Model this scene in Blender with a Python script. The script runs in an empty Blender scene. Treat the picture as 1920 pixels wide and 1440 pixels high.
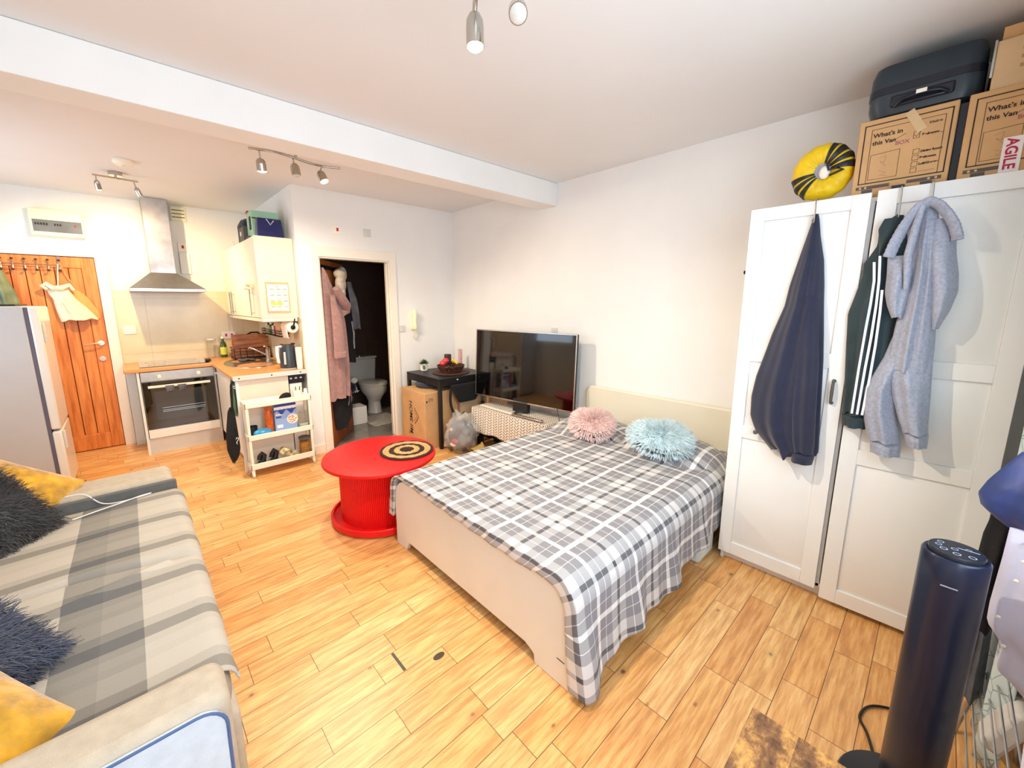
import bpy, math, random
from mathutils import Vector, Matrix, noise as mnoise
PI = math.pi
R = random.Random(7)
SC = bpy.context.scene
COL = SC.collection

# ---------------------------------------------------------------- camera
cam_d = bpy.data.cameras.new('camera')
cam = bpy.data.objects.new('camera', cam_d); COL.objects.link(cam)
cam_d.sensor_fit = 'HORIZONTAL'; cam_d.sensor_width = 36.0
cam_d.lens = 755.19 / 1920 * 36.0
cam_d.shift_x = (960 - 942.77) / 1920; cam_d.shift_y = (699.5 - 720) / 1920
cam_d.clip_start = 0.05
yaw, pit, rol = math.radians(137.423), math.radians(9.932), math.radians(0.115)
fw = Vector((math.cos(pit) * math.cos(yaw), math.cos(pit) * math.sin(yaw), -math.sin(pit)))
rt = fw.cross(Vector((0, 0, 1))).normalized(); dn = fw.cross(rt)
r2 = math.cos(rol) * rt + math.sin(rol) * dn; d2 = -math.sin(rol) * rt + math.cos(rol) * dn
mt = Matrix((r2, -d2, -fw)).transposed().to_4x4(); mt.translation = Vector((4.2284, -3.0442, 1.55))
cam.matrix_world = mt
SC.camera = cam

# ---------------------------------------------------------------- world, daylight, exposure
SC.view_settings.view_transform = 'Standard'; SC.view_settings.look = 'None'
SC.view_settings.gamma = 1.0; SC.view_settings.use_curve_mapping = False
SC.view_settings.exposure = 0.74
try:
    SC.cycles.use_denoising = True; SC.cycles.max_bounces = 10; SC.cycles.diffuse_bounces = 6
    SC.cycles.sample_clamp_indirect = 6.0; SC.cycles.caustics_reflective = False; SC.cycles.caustics_refractive = False
except Exception: pass
w = bpy.data.worlds.new('sky'); SC.world = w; w.use_nodes = True
bg = w.node_tree.nodes['Background']; bg.inputs['Color'].default_value = (0.62, 0.78, 1.0, 1); bg.inputs['Strength'].default_value = 1.5

def area(name, loc, direction, sx, sy, power, col):
    l = bpy.data.lights.new(name, 'AREA'); l.shape = 'RECTANGLE'; l.size = sx; l.size_y = sy; l.energy = power; l.color = col
    o = bpy.data.objects.new(name, l); COL.objects.link(o); o.location = loc
    o.rotation_euler = Vector(direction).to_track_quat('-Z', 'Y').to_euler(); return o
area('daylight_main', (4.86, -2.45, 1.6), (-1, 0, -0.05), 2.5, 1.35, 46, (0.74, 0.88, 1.0))
area('daylight_side', (-0.55, -4.42, 1.65), (0, 1, -0.05), 1.8, 1.2, 10, (0.76, 0.90, 1.0))

# ---------------------------------------------------------------- helpers
def lin(c):
    o = []
    for v in c[:3]:
        v = v / 255.0
        o.append(v / 12.92 if v <= 0.04045 else ((v + 0.055) / 1.055) ** 2.4)
    return (o[0], o[1], o[2], 1.0)

class G:                                   # tiny node-graph writer
    def __init__(s, m):
        m.use_nodes = True; s.t = m.node_tree; s.b = s.t.nodes['Principled BSDF']
    def n(s, ty, ins=None, **props):
        nd = s.t.nodes.new(ty)
        for k, v in props.items(): setattr(nd, k, v)
        for k, v in (ins or {}).items(): s.put(nd.inputs[k], v)
        return nd
    def put(s, sock, v):
        if isinstance(v, bpy.types.NodeSocket): s.t.links.new(v, sock)
        elif isinstance(v, bpy.types.Node): s.t.links.new(v.outputs[0], sock)
        else: sock.default_value = v
    def m(s, op, a, b=0.0, c=None):
        nd = s.t.nodes.new('ShaderNodeMath'); nd.operation = op
        s.put(nd.inputs[0], a); s.put(nd.inputs[1], b)
        if c is not None: s.put(nd.inputs[2], c)
        return nd.outputs[0]
    def coord(s, kind='Object'):
        return s.t.nodes.new('ShaderNodeTexCoord').outputs[kind]
    def xyz(s, v):
        nd = s.n('ShaderNodeSeparateXYZ', {0: v}); return nd.outputs[0], nd.outputs[1], nd.outputs[2]
    def comb(s, x, y, z):
        return s.n('ShaderNodeCombineXYZ', {0: x, 1: y, 2: z}).outputs[0]
    def noise(s, v, scale, detail=3, rough=0.5, out=0):
        return s.n('ShaderNodeTexNoise', {'Vector': v, 'Scale': scale, 'Detail': detail, 'Roughness': rough}).outputs[out]
    def ramp(s, f, stops, interp='LINEAR'):
        nd = s.n('ShaderNodeValToRGB', {0: f}); r = nd.color_ramp; r.interpolation = interp
        while len(r.elements) > 1: r.elements.remove(r.elements[-1])
        r.elements[0].position = stops[0][0]; r.elements[0].color = stops[0][1]
        for p, c in stops[1:]:
            e = r.elements.new(p); e.color = c
        return nd.outputs[0]
    def mix(s, f, a, b, bt='MIX'):
        nd = s.n('ShaderNodeMix', None, data_type='RGBA', blend_type=bt)
        s.put(nd.inputs[0], f); s.put(nd.inputs[6], a); s.put(nd.inputs[7], b); return nd.outputs[2]
    def bump(s, h, strength=0.3, dist=0.005):
        nd = s.n('ShaderNodeBump', {'Strength': strength, 'Distance': dist, 'Height': h}); s.t.links.new(nd.outputs[0], s.b.inputs['Normal'])
    def base(s, v): s.put(s.b.inputs['Base Color'], v)

def M(name, rgb, rough=0.5, metal=0.0, var=0.06, scale=6.0, bump=0.0, bscale=60.0, alpha=None, trans=0.0, emis=None, es=0.0, sheen=0.0, coat=0.0):
    m = bpy.data.materials.new(name); g = G(m); c = lin(rgb)
    b = g.b; b.inputs['Roughness'].default_value = rough; b.inputs['Metallic'].default_value = metal
    co = g.coord()
    if var > 0:
        f = g.noise(co, scale, 4)
        d = tuple(x * (1 - var * 2) for x in c[:3]) + (1,); u = tuple(min(1, x * (1 + var)) for x in c[:3]) + (1,)
        g.base(g.ramp(f, [(0.3, d), (0.7, u)]))
    else: g.base(c)
    if bump > 0: g.bump(g.noise(co, bscale, 4), bump, 0.01)
    if trans: b.inputs['Transmission Weight'].default_value = trans; b.inputs['IOR'].default_value = 1.1
    if alpha is not None: b.inputs['Alpha'].default_value = alpha
    if emis: b.inputs['Emission Color'].default_value = lin(emis); b.inputs['Emission Strength'].default_value = es
    if sheen: b.inputs['Sheen Weight'].default_value = sheen
    if coat: b.inputs['Coat Weight'].default_value = coat
    m.diffuse_color = c
    return m

class MB:
    def __init__(s): s.v = []; s.f = []; s.uv = None
    def add(s, vs, fs):
        k = len(s.v); s.v += [tuple(p) for p in vs]; s.f += [tuple(i + k for i in f) for f in fs]; return s
    def box(s, x0, y0, z0, x1, y1, z1):
        x0, x1 = min(x0, x1), max(x0, x1); y0, y1 = min(y0, y1), max(y0, y1); z0, z1 = min(z0, z1), max(z0, z1)
        return s.add([(x0, y0, z0), (x1, y0, z0), (x1, y1, z0), (x0, y1, z0), (x0, y0, z1), (x1, y0, z1), (x1, y1, z1), (x0, y1, z1)],
                     [(3, 2, 1, 0), (4, 5, 6, 7), (0, 1, 5, 4), (1, 2, 6, 5), (2, 3, 7, 6), (3, 0, 4, 7)])
    def obox(s, c, size, rot):
        m = rot.to_matrix() if not isinstance(rot, Matrix) else rot; c = Vector(c)
        pts = []
        for z in (-1, 1):
            for x, y in ((-1, -1), (1, -1), (1, 1), (-1, 1)): pts.append(c + m @ Vector((x * size[0] / 2, y * size[1] / 2, z * size[2] / 2)))
        return s.add(pts, [(3, 2, 1, 0), (4, 5, 6, 7), (0, 1, 5, 4), (1, 2, 6, 5), (2, 3, 7, 6), (3, 0, 4, 7)])
    def loft(s, rings, cap=True, closed=True):
        n = len(rings[0]); vs = [p for r in rings for p in r]; fs = []
        for i in range(len(rings) - 1):
            for j in range(n if closed else n - 1):
                k = (j + 1) % n; fs.append((i * n + j, i * n + k, (i + 1) * n + k, (i + 1) * n + j))
        if cap: fs.append(tuple(reversed(range(n)))); fs.append(tuple((len(rings) - 1) * n + j for j in range(n)))
        return s.add(vs, fs)
    def cyl(s, a, b, ra, rb=None, n=24, cap=True):
        a = Vector(a); b = Vector(b); rb = ra if rb is None else rb; d = (b - a).normalized()
        u = d.orthogonal().normalized(); v = d.cross(u)
        return s.loft([[c + (u * math.cos(2 * PI * i / n) + v * math.sin(2 * PI * i / n)) * r for i in range(n)] for c, r in ((a, ra), (b, rb))], cap)
    def stube(s, pts, r, n=8, k=6, flat=1.0):         # tube through a smoothed path
        P = [Vector(p) for p in pts]; out = []
        for i in range(len(P) - 1):
            a, b, c, d = P[max(i - 1, 0)], P[i], P[i + 1], P[min(i + 2, len(P) - 1)]
            for j in range(k):
                t = j / k; out.append(0.5 * (2 * b + (c - a) * t + (2 * a - 5 * b + 4 * c - d) * t * t + (3 * b - a - 3 * c + d) * t ** 3))
        return s.tube(out + [P[-1]], r, n, True, flat)
    def tube(s, pts, r, n=8, cap=True, flat=1.0):
        pts = [Vector(p) for p in pts]; rings = []; u = None
        for i, p in enumerate(pts):
            d = (pts[min(i + 1, len(pts) - 1)] - pts[max(i - 1, 0)]).normalized()
            if u is None: u = d.orthogonal().normalized()
            u = (u - d * u.dot(d)).normalized(); v = d.cross(u); rr = r[i] if isinstance(r, (list, tuple)) else r
            rings.append([p + (u * math.cos(2 * PI * k / n) + v * math.sin(2 * PI * k / n) * flat) * rr for k in range(n)])
        return s.loft(rings, cap)
    def lathe(s, prof, cx, cy, n=32, cap=True):
        return s.loft([[(cx + r * math.cos(2 * PI * i / n), cy + r * math.sin(2 * PI * i / n), z) for i in range(n)] for r, z in prof], cap)
    def lathe_dir(s, prof, o, d, n=24, cap=True):     # profile (r, t) along direction d from o
        o = Vector(o); d = Vector(d).normalized(); u = d.orthogonal().normalized(); v = d.cross(u)
        return s.loft([[o + d * t + (u * math.cos(2 * PI * i / n) + v * math.sin(2 * PI * i / n)) * r for i in range(n)] for r, t in prof], cap)
    def ell(s, c, rx, ry, rz, nu=20, nv=12, rot=None):
        c = Vector(c); rings = []
        for j in range(1, nv):
            a = PI * j / nv; ring = []
            for i in range(nu):
                t = 2 * PI * i / nu; p = Vector((rx * math.sin(a) * math.cos(t), ry * math.sin(a) * math.sin(t), -rz * math.cos(a)))
                if rot: p = rot @ p
                ring.append(c + p)
            rings.append(ring)
        return s.loft(rings, True)
    def prism(s, pts, fn, d0, d1):                    # pts 2D outline, fn(a, b, d) -> 3D
        n = len(pts); vs = [fn(a, b, d0) for a, b in pts] + [fn(a, b, d1) for a, b in pts]
        fs = [tuple(reversed(range(n))), tuple(n + i for i in range(n))] + [(i, (i + 1) % n, n + (i + 1) % n, n + i) for i in range(n)]
        return s.add(vs, fs)
    def grid(s, fn, nu, nv, closed=False, uvfn=None):
        k0 = len(s.v); vs = [fn(i / (nu if closed else nu - 1), j / (nv - 1)) for j in range(nv) for i in range(nu)]
        fs = []
        for j in range(nv - 1):
            for i in range(nu if closed else nu - 1):
                k = (i + 1) % nu; fs.append((j * nu + i, j * nu + k, (j + 1) * nu + k, (j + 1) * nu + i))
        if uvfn:
            s.uv = {k0 + j * nu + i: uvfn(i / (nu - 1), j / (nv - 1)) for j in range(nv) for i in range(nu)}
        return s.add(vs, fs)
    def build(s, name, mat, parent=None, bevel=0.0, smooth=True, local=False, solid=0.0, sub=0, angle=38, seg=2, off=-1):
        o3 = Vector((0, 0, 0))
        if parent is not None and not local: o3 = woff(parent)
        me = bpy.data.meshes.new(name); me.from_pydata([(p[0] - o3.x, p[1] - o3.y, p[2] - o3.z) for p in s.v], [], s.f)
        if s.uv:
            ul = me.uv_layers.new(name='UVMap')
            for lp in me.loops:
                u = s.uv.get(lp.vertex_index)
                if u: ul.data[lp.index].uv = u
        me.validate(); me.materials.append(mat)
        if smooth: me.shade_smooth(); me.set_sharp_from_angle(angle=math.radians(angle))
        ob = bpy.data.objects.new(name, me); COL.objects.link(ob)
        if parent is not None: ob.parent = parent
        if solid: md = ob.modifiers.new('solid', 'SOLIDIFY'); md.thickness = solid; md.offset = off
        if bevel:
            md = ob.modifiers.new('bevel', 'BEVEL'); md.width = bevel; md.segments = seg; md.limit_method = 'ANGLE'; md.angle_limit = math.radians(40)
        if sub: md = ob.modifiers.new('sub', 'SUBSURF'); md.levels = sub; md.render_levels = sub
        return ob

def woff(o):
    p = Vector((0, 0, 0))
    while o is not None: p = p + o.location; o = o.parent
    return p
def tag(o, label, cat, group=None):
    o['label'] = label; o['category'] = cat
    if group: o['group'] = group
    return o
def thing(name, label, cat, loc, rz=0.0, group=None, rot=None):
    o = bpy.data.objects.new(name, None); COL.objects.link(o); o.location = loc
    o.rotation_euler = rot if rot else (0, 0, rz); o.empty_display_size = 0.05
    return tag(o, label, cat, group)
def struct(o): o['kind'] = 'structure'; return o
def text_mb(s, size, right, up, loc, depth=0.0012, shear=0.0, align='LEFT', bold=0.0):
    cu = bpy.data.curves.new('t', 'FONT'); cu.body = s; cu.size = size; cu.shear = shear; cu.align_x = align; cu.offset = bold
    ob = bpy.data.objects.new('t', cu); COL.objects.link(ob)
    dg = bpy.context.evaluated_depsgraph_get(); me = bpy.data.meshes.new_from_object(ob.evaluated_get(dg))
    rv = Vector(right).normalized(); uvv = Vector(up).normalized(); nv = rv.cross(uvv); loc = Vector(loc)
    mb = MB(); mb.add([loc + rv * v.co.x + uvv * v.co.y + nv * depth for v in me.vertices], [tuple(p.vertices) for p in me.polygons])
    bpy.data.objects.remove(ob); bpy.data.curves.remove(cu); bpy.data.meshes.remove(me)
    return mb
def lerp(a, b, t): return a + (b - a) * t
def sm(t): t = max(0, min(1, t)); return t * t * (3 - 2 * t)
def interp(levels, z):                     # levels sorted by descending z: (z, a, b)
    if z >= levels[0][0]: return levels[0][1:]
    for i in range(len(levels) - 1):
        z0, z1 = levels[i][0], levels[i + 1][0]
        if z0 >= z >= z1:
            t = (z0 - z) / max(1e-6, z0 - z1); return tuple(lerp(levels[i][k], levels[i + 1][k], t) for k in range(1, len(levels[i])))
    return levels[-1][1:]
def garment(mb, levels, fn, depth, nf=4.0, amp=0.012, nz=34, nt=44, seed=0, hem=0.01, thin_top=True):
    """closed cloth body: fn(a, d, z) -> world; a across, d outwards from the surface it hangs on"""
    zt, zb = levels[0][0], levels[-1][0]; rings = []
    for j in range(nz + 1):
        t = j / nz; z = lerp(zt, zb, t); A, B = interp(levels, z); wdt = B - A; ring = []
        k = sm(t * 2.2); dd = depth * (0.35 + 0.65 * k) * min(1, wdt / (depth * 1.1) + 0.2)
        for i in range(nt):
            u = i / (nt - 1); e = math.sin(PI * u) ** 0.55
            f = math.sin(2 * PI * nf * u + seed + 1.3 * math.sin(1.9 * t + seed)) * 0.65 + math.sin(2 * PI * nf * 1.7 * u + 2.1 * seed + 2.0 * t) * 0.35
            zz = z - (hem * f * (1 if j == nz else 0))
            ring.append(fn(A + wdt * u, dd * e * (0.75 + 0.25 * math.sin(PI * u)) + amp * f * e * k + 0.004, zz))
        for i in range(1, nt - 1, 3):
            u = 1 - i / (nt - 1); ring.append(fn(A + wdt * u, 0.002, z))
        rings.append(ring)
    return mb.loft(rings, True)
def pillow_pt(u, v, sx, sy, h, side, n=2.6):
    a = max(0, 1 - abs(u) ** n); b = max(0, 1 - abs(v) ** n); t = (a * b) ** 0.5
    pin = 1 - 0.09 * (1 - u * u) * v * v; pin2 = 1 - 0.09 * (1 - v * v) * u * u
    return Vector((u * sx / 2 * pin2, v * sy / 2 * pin, side * h / 2 * t))
def strands(mb, base_pts, ln, r0, rnd, droop=0.4, curl=0.5, segs=3, spread=0.5):
    for p, nrm in base_pts:
        d = (nrm + Vector((rnd.uniform(-1, 1), rnd.uniform(-1, 1), rnd.uniform(-1, 1))) * spread).normalized()
        side = d.orthogonal().normalized(); side.rotate(Matrix.Rotation(rnd.uniform(0, 2 * PI), 3, d)); L = ln * rnd.uniform(0.6, 1.2)
        q = Vector(p); pts = [q.copy()]
        for s_ in range(segs):
            d = (d + Vector((0, 0, -droop / segs)) + side * (curl / segs) * rnd.uniform(0.3, 1)).normalized(); q = q + d * (L / segs); pts.append(q.copy())
        rings = []
        for i, c in enumerate(pts):
            dd = (pts[min(i + 1, segs)] - pts[max(i - 1, 0)]).normalized(); a = dd.orthogonal().normalized(); b = dd.cross(a); rr = r0 * (1 - 0.75 * i / segs)
            rings.append([c + (a * math.cos(2.094 * k) + b * math.sin(2.094 * k)) * rr for k in range(3)])
        mb.loft(rings, False)
# ---------------------------------------------------------------- materials
WALL = M('wall_paint', (237, 237, 235), 0.85, var=0.012, scale=3, bump=0.05, bscale=200)
CEIL = M('ceiling_paint', (230, 230, 230), 0.9, var=0.012, scale=2)
TRIMW = M('white_gloss_paint', (240, 234, 222), 0.35, var=0.01)
def floor_mat():
    m = bpy.data.materials.new('oak_plank_floor'); g = G(m); x, y, z = g.xyz(g.coord())
    W = 0.1222
    row = g.m('FLOOR', g.m('DIVIDE', g.m('ADD', x, 5 * W * 8 - 3.957 + 20 * W), W))
    rn = g.n('ShaderNodeTexWhiteNoise', {'W': row}, noise_dimensions='1D').outputs[0]
    rn2 = g.n('ShaderNodeTexWhiteNoise', {'W': g.m('ADD', row, 57.3)}, noise_dimensions='1D').outputs[0]
    L = g.m('ADD', 0.42, g.m('MULTIPLY', rn2, 0.42))
    v = g.m('DIVIDE', g.m('ADD', y, g.m('MULTIPLY', rn, 3.0)), L)
    pl = g.m('FLOOR', v)
    pid = g.n('ShaderNodeTexWhiteNoise', {'Vector': g.comb(row, pl, 0.0)}, noise_dimensions='2D')
    fx = g.m('FRACT', g.m('DIVIDE', g.m('ADD', x, 5 * W * 8 - 3.957 + 20 * W), W)); fy = g.m('FRACT', v)
    ex = g.m('MULTIPLY', g.m('MINIMUM', fx, g.m('SUBTRACT', 1.0, fx)), W)
    ey = g.m('MULTIPLY', g.m('MINIMUM', fy, g.m('SUBTRACT', 1.0, fy)), L)
    ed = g.m('MINIMUM', ex, ey)
    gap = g.m('LESS_THAN', ed, 0.0011)
    gv = g.comb(g.m('MULTIPLY', x, 17.0), g.m('ADD', g.m('MULTIPLY', y, 1.5), g.m('MULTIPLY', pid.outputs[0], 31.0)), g.m('MULTIPLY', row, 3.7))
    grain = g.noise(gv, 3.2, 7, 0.62)
    wv = g.noise(g.comb(g.m('MULTIPLY', x, 55.0), g.m('MULTIPLY', y, 2.4), g.m('MULTIPLY', pid.outputs[0], 9.0)), 3.0, 4, 0.7)
    basec = g.ramp(pid.outputs[0], [(0.0, lin((232, 176, 108))), (0.3, lin((241, 190, 120))), (0.55, lin((244, 198, 130))), (0.8, lin((248, 206, 142))), (1.0, lin((236, 182, 114)))])
    g1 = g.ramp(grain, [(0.28, lin((120, 72, 34))), (0.43, lin((205, 150, 96))), (0.62, lin((255, 255, 255)))])
    c = g.mix(0.52, basec, g1, 'MULTIPLY')
    c = g.mix(g.m('MULTIPLY', g.ramp(wv, [(0.45, (0, 0, 0, 1)), (0.75, (1, 1, 1, 1))]), 0.22), c, lin((150, 88, 40)))
    vo = g.n('ShaderNodeTexVoronoi', {'Vector': g.comb(g.m('MULTIPLY', x, 2.2), g.m('MULTIPLY', y, 1.5), 0.0), 'Scale': 2.3, 'Randomness': 1.0})
    warp = g.noise(g.coord(), 35.0, 3)
    kd = g.m('ADD', vo.outputs['Distance'], g.m('MULTIPLY', g.m('SUBTRACT', warp, 0.5), 0.05))
    knot = g.ramp(kd, [(0.0, (0.95, 0.95, 0.95, 1)), (0.028, (0.75, 0.75, 0.75, 1)), (0.055, (0.18, 0.18, 0.18, 1)), (0.13, (0, 0, 0, 1))])
    c = g.mix(knot, c, lin((78, 44, 22)))
    vk = g.n('ShaderNodeTexVoronoi', {'Vector': g.comb(g.m('MULTIPLY', x, 1.0), g.m('MULTIPLY', y, 0.6), 3.0), 'Scale': 9.0, 'Randomness': 1.0})
    sel = g.m('GREATER_THAN', g.xyz(vk.outputs['Color'])[0], 0.62)
    kk = g.ramp(g.m('ADD', vk.outputs['Distance'], g.m('MULTIPLY', g.m('SUBTRACT', warp, 0.5), 0.06)), [(0.0, (0.9, 0.9, 0.9, 1)), (0.035, (0.6, 0.6, 0.6, 1)), (0.09, (0, 0, 0, 1))])
    c = g.mix(g.m('MULTIPLY', kk, sel), c, lin((104, 62, 32)))
    def spot_(cx, cy, rx, ry): return g.m('LESS_THAN', g.m('ADD', g.m('POWER', g.m('ABSOLUTE', g.m('DIVIDE', g.m('SUBTRACT', x, cx), rx)), 2.0), g.m('POWER', g.m('ABSOLUTE', g.m('DIVIDE', g.m('SUBTRACT', y, cy), ry)), 2.0)), 1.0)
    def slot_(x0, x1, y0, y1): return g.m('MULTIPLY', g.m('MULTIPLY', g.m('GREATER_THAN', x, x0), g.m('LESS_THAN', x, x1)), g.m('MULTIPLY', g.m('GREATER_THAN', y, y0), g.m('LESS_THAN', y, y1)))
    c = g.mix(gap, c, lin((84, 48, 22)))
    c = g.mix(g.m('MAXIMUM', spot_(2.893, -2.207, 0.016, 0.028), slot_(2.738, 2.855, -2.360, -2.347)), c, lin((66, 56, 44)))
    g.base(c); g.b.inputs['Roughness'].default_value = 0.36; g.b.inputs['Coat Weight'].default_value = 0.15; g.b.inputs['Coat Roughness'].default_value = 0.3
    g.bump(g.m('SUBTRACT', g.m('MULTIPLY', grain, 0.12), gap), 0.35, 0.0015); return m
FLOOR = floor_mat()
def wood(name, c0, c1, c2, axis='z', scale=1.0, rough=0.45, contrast=1.0):
    m = bpy.data.materials.new(name); g = G(m); x, y, z = g.xyz(g.coord()); s = 14.0 * scale; l = 1.3 * scale
    v = {'z': g.comb(g.m('MULTIPLY', x, s), g.m('MULTIPLY', y, s), g.m('MULTIPLY', z, l)), 'x': g.comb(g.m('MULTIPLY', x, l), g.m('MULTIPLY', y, s), g.m('MULTIPLY', z, s)),
         'y': g.comb(g.m('MULTIPLY', x, s), g.m('MULTIPLY', y, l), g.m('MULTIPLY', z, s))}[axis]
    n = g.noise(v, 2.2, 6, 0.6); g.base(g.ramp(n, [(0.3, lin(c0)), (0.5, lin(c1)), (0.72, lin(c2))]))
    g.b.inputs['Roughness'].default_value = rough; g.bump(n, 0.1, 0.003); return m
PINE = wood('pine_door_wood', (184, 96, 38), (218, 130, 60), (234, 152, 82), 'z', 1.0, 0.4)
GROOVE = M('dark_groove', (96, 42, 14), 0.7, var=0.05)
LAMI = wood('beech_laminate', (206, 140, 84), (222, 156, 98), (232, 170, 112), 'y', 0.8, 0.35)
BATHWOOD = wood('brown_door_veneer', (120, 62, 22), (150, 82, 34), (168, 96, 44), 'z', 0.7, 0.5)
def tiles(name, a, b, grout, sx, sz, rough=0.25, ax='xz'):
    m = bpy.data.materials.new(name); g = G(m); x, y, z = g.xyz(g.coord()); u = {'x': x, 'y': y}[ax[0]]; w_ = {'z': z, 'y': y}[ax[1]]
    fu = g.m('FRACT', g.m('DIVIDE', g.m('ADD', u, 20.0), sx)); fv = g.m('FRACT', g.m('DIVIDE', g.m('ADD', w_, 20.0), sz))
    gm = g.m('LESS_THAN', g.m('MINIMUM', g.m('MULTIPLY', fu, sx), g.m('MULTIPLY', fv, sz)), 0.004)
    c = g.ramp(g.noise(g.coord(), 5.0, 5), [(0.3, lin(a)), (0.7, lin(b))]); g.base(g.mix(gm, c, lin(grout))); g.b.inputs['Roughness'].default_value = rough
    g.bump(g.m('SUBTRACT', 1.0, gm), 0.3, 0.002); return m
TILE_B = tiles('beige_wall_tile', (220, 200, 162), (230, 212, 176), (196, 184, 160), 0.9, 0.6, 0.22, 'yz')
TILE_S = tiles('beige_side_tile', (226, 210, 178), (236, 222, 190), (206, 192, 164), 0.9, 0.6, 0.22, 'xz')
BFLOOR = tiles('grey_bathroom_tile', (120, 116, 108), (142, 136, 126), (86, 82, 76), 0.3, 0.3, 0.15, 'xy')
BWALLT = tiles('darkened_brown_tile', (74, 50, 38), (86, 60, 46), (60, 42, 32), 0.4, 0.3, 0.6, 'yz')  # brown tile darkened in colour to stand in for the dim bathroom
WHITE = M('white_lacquer', (236, 238, 238), 0.32, var=0.01)
WHITEP = M('white_plastic', (244, 238, 222), 0.4, var=0.01)
CREAM = M('cream_cabinet', (246, 240, 216), 0.22, var=0.01)
CREAM2 = M('cream_end_panel', (232, 218, 198), 0.4, var=0.015)
BEDW = M('bed_white_foil', (226, 222, 214), 0.38, var=0.015)
HEADB = M('headboard_foil', (226, 220, 200), 0.4, var=0.01)
BLACK = M('black_paint', (22, 21, 22), 0.45, var=0.1)
BLACKM = M('black_metal', (26, 24, 24), 0.4, 0.6, var=0.1)
DARKIN = M('dark_interior', (28, 26, 28), 0.8)
STEEL = M('brushed_steel', (200, 200, 196), 0.28, 1.0, var=0.04, scale=20)
STEELD = M('chimney_steel', (176, 172, 172), 0.34, 0.9, var=0.16, scale=5)
CHROME = M('satin_chrome', (190, 186, 178), 0.18, 1.0, var=0.0)
GLASSB = M('black_glass', (10, 10, 12), 0.04, var=0.0, coat=1.0)
SCREEN = M('tv_screen_glass', (4, 4, 5), 0.07, var=0.0, coat=0.6)
GLASS = M('clear_glass', (235, 240, 238), 0.05, var=0.0, trans=0.95, alpha=0.45)
OVENG = M('oven_window_glass', (52, 56, 58), 0.08, var=0.1, scale=3, coat=0.6)
BULB = M('lit_bulb', (255, 220, 150), 0.4, var=0, emis=(255, 206, 120), es=40.0)
BULBOFF = M('unlit_bulb', (205, 205, 196), 0.25, var=0.04, scale=60)
RED = M('red_paint', (226, 12, 12), 0.5, var=0.03)
CARD = M('cardboard', (206, 162, 112), 0.8, var=0.05, scale=8, bump=0.05)
CARD2 = M('cardboard_light', (214, 182, 140), 0.8, var=0.05, scale=8)
PRINT = M('black_print', (44, 34, 30), 0.8, var=0)
PRINTG = M('grey_print', (92, 82, 76), 0.8, var=0)
PRINTR = M('red_print', (184, 36, 70), 0.8, var=0)
PENP = M('purple_pen', (170, 96, 110), 0.8, var=0)
PEN = M('faint_pen', (150, 122, 110), 0.8, var=0)
TAPEW = M('white_tape', (240, 232, 232), 0.4, var=0.02)
NAVY = M('navy_fleece', (32, 37, 62), 0.95, var=0.08, scale=14, bump=0.25, bscale=260, sheen=0.3)
GREEND = M('dark_green_jersey', (34, 54, 60), 0.85, var=0.12, scale=10, bump=0.15, bscale=260, sheen=0.15)
GREYM = M('grey_marl_fleece', (158, 164, 182), 0.95, var=0.10, scale=90, bump=0.3, bscale=220, sheen=0.2)
STRIPE = M('white_stripe', (232, 234, 242), 0.8, var=0.02)
PINKR = M('dusty_pink_towelling', (176, 134, 128), 1.0, var=0.10, scale=30, bump=0.5, bscale=240, sheen=0.4)
CREAMF = M('cream_plush', (222, 206, 186), 1.0, var=0.12, scale=30, bump=0.5, bscale=120)
BLACKF = M('black_cloth', (20, 20, 24), 0.95, var=0.15, scale=20, bump=0.3)
SUIT = M('blue_grey_suitcase_shell', (42, 54, 64), 0.36, var=0.06, scale=10)
SUITD = M('suitcase_trim', (18, 24, 38), 0.3, var=0.05)
YELV = M('mustard_velvet', (206, 152, 10), 0.8, var=0.26, scale=14, bump=0.9, bscale=30, sheen=0.7)
YEL = M('yellow_nylon', (248, 206, 10), 0.5, var=0.12, scale=14, bump=0.3, bscale=30)
FUR = M('charcoal_fur', (70, 66, 66), 0.9, var=0.3, scale=8, sheen=0.4)
FURB = M('blue_grey_fur', (74, 78, 100), 0.9, var=0.25, scale=8, sheen=0.4)
PINKF = M('pink_chenille', (246, 220, 214), 0.95, var=0.08, scale=18)
BLUEF = M('pale_blue_chenille', (218, 234, 238), 0.95, var=0.08, scale=18)
SOFA = M('beige_sofa_fabric', (186, 174, 156), 0.95, var=0.05, scale=30, bump=0.3, bscale=300)
SOFAB = M('daylit_sofa_side_fabric', (196, 208, 220), 0.95, var=0.04, scale=30, bump=0.2, bscale=300)  # bluish window daylight is put into this fabric colour
SOFAD = M('arm_shade_and_clothing_grey', (104, 104, 102), 0.95, var=0.05, scale=30, bump=0.3, bscale=300)  # painted shade for the inner arm face; also plain dark clothing
PIPE = M('blue_piping', (74, 98, 140), 0.8, var=0.05)
FANB = M('fan_gloss_navy', (12, 24, 50), 0.28, var=0.05)
FAND = M('fan_dark_plastic', (20, 26, 38), 0.35, var=0.05)
ICON = M('fan_icon_print', (150, 160, 180), 0.5, var=0)
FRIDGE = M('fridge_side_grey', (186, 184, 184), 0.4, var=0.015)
FRIDGEW = M('fridge_door_white', (226, 222, 214), 0.22, var=0.01)
GASK = M('fridge_gasket', (96, 92, 108), 0.7)
CERAM = M('white_ceramic', (222, 218, 208), 0.12, var=0.01)
CANVAS = M('cream_canvas', (240, 228, 200), 0.9, var=0.06, scale=20, bump=0.3, bscale=60)
CANVASO = M('tan_canvas', (236, 166, 100), 0.9, var=0.04, bump=0.2)
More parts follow.
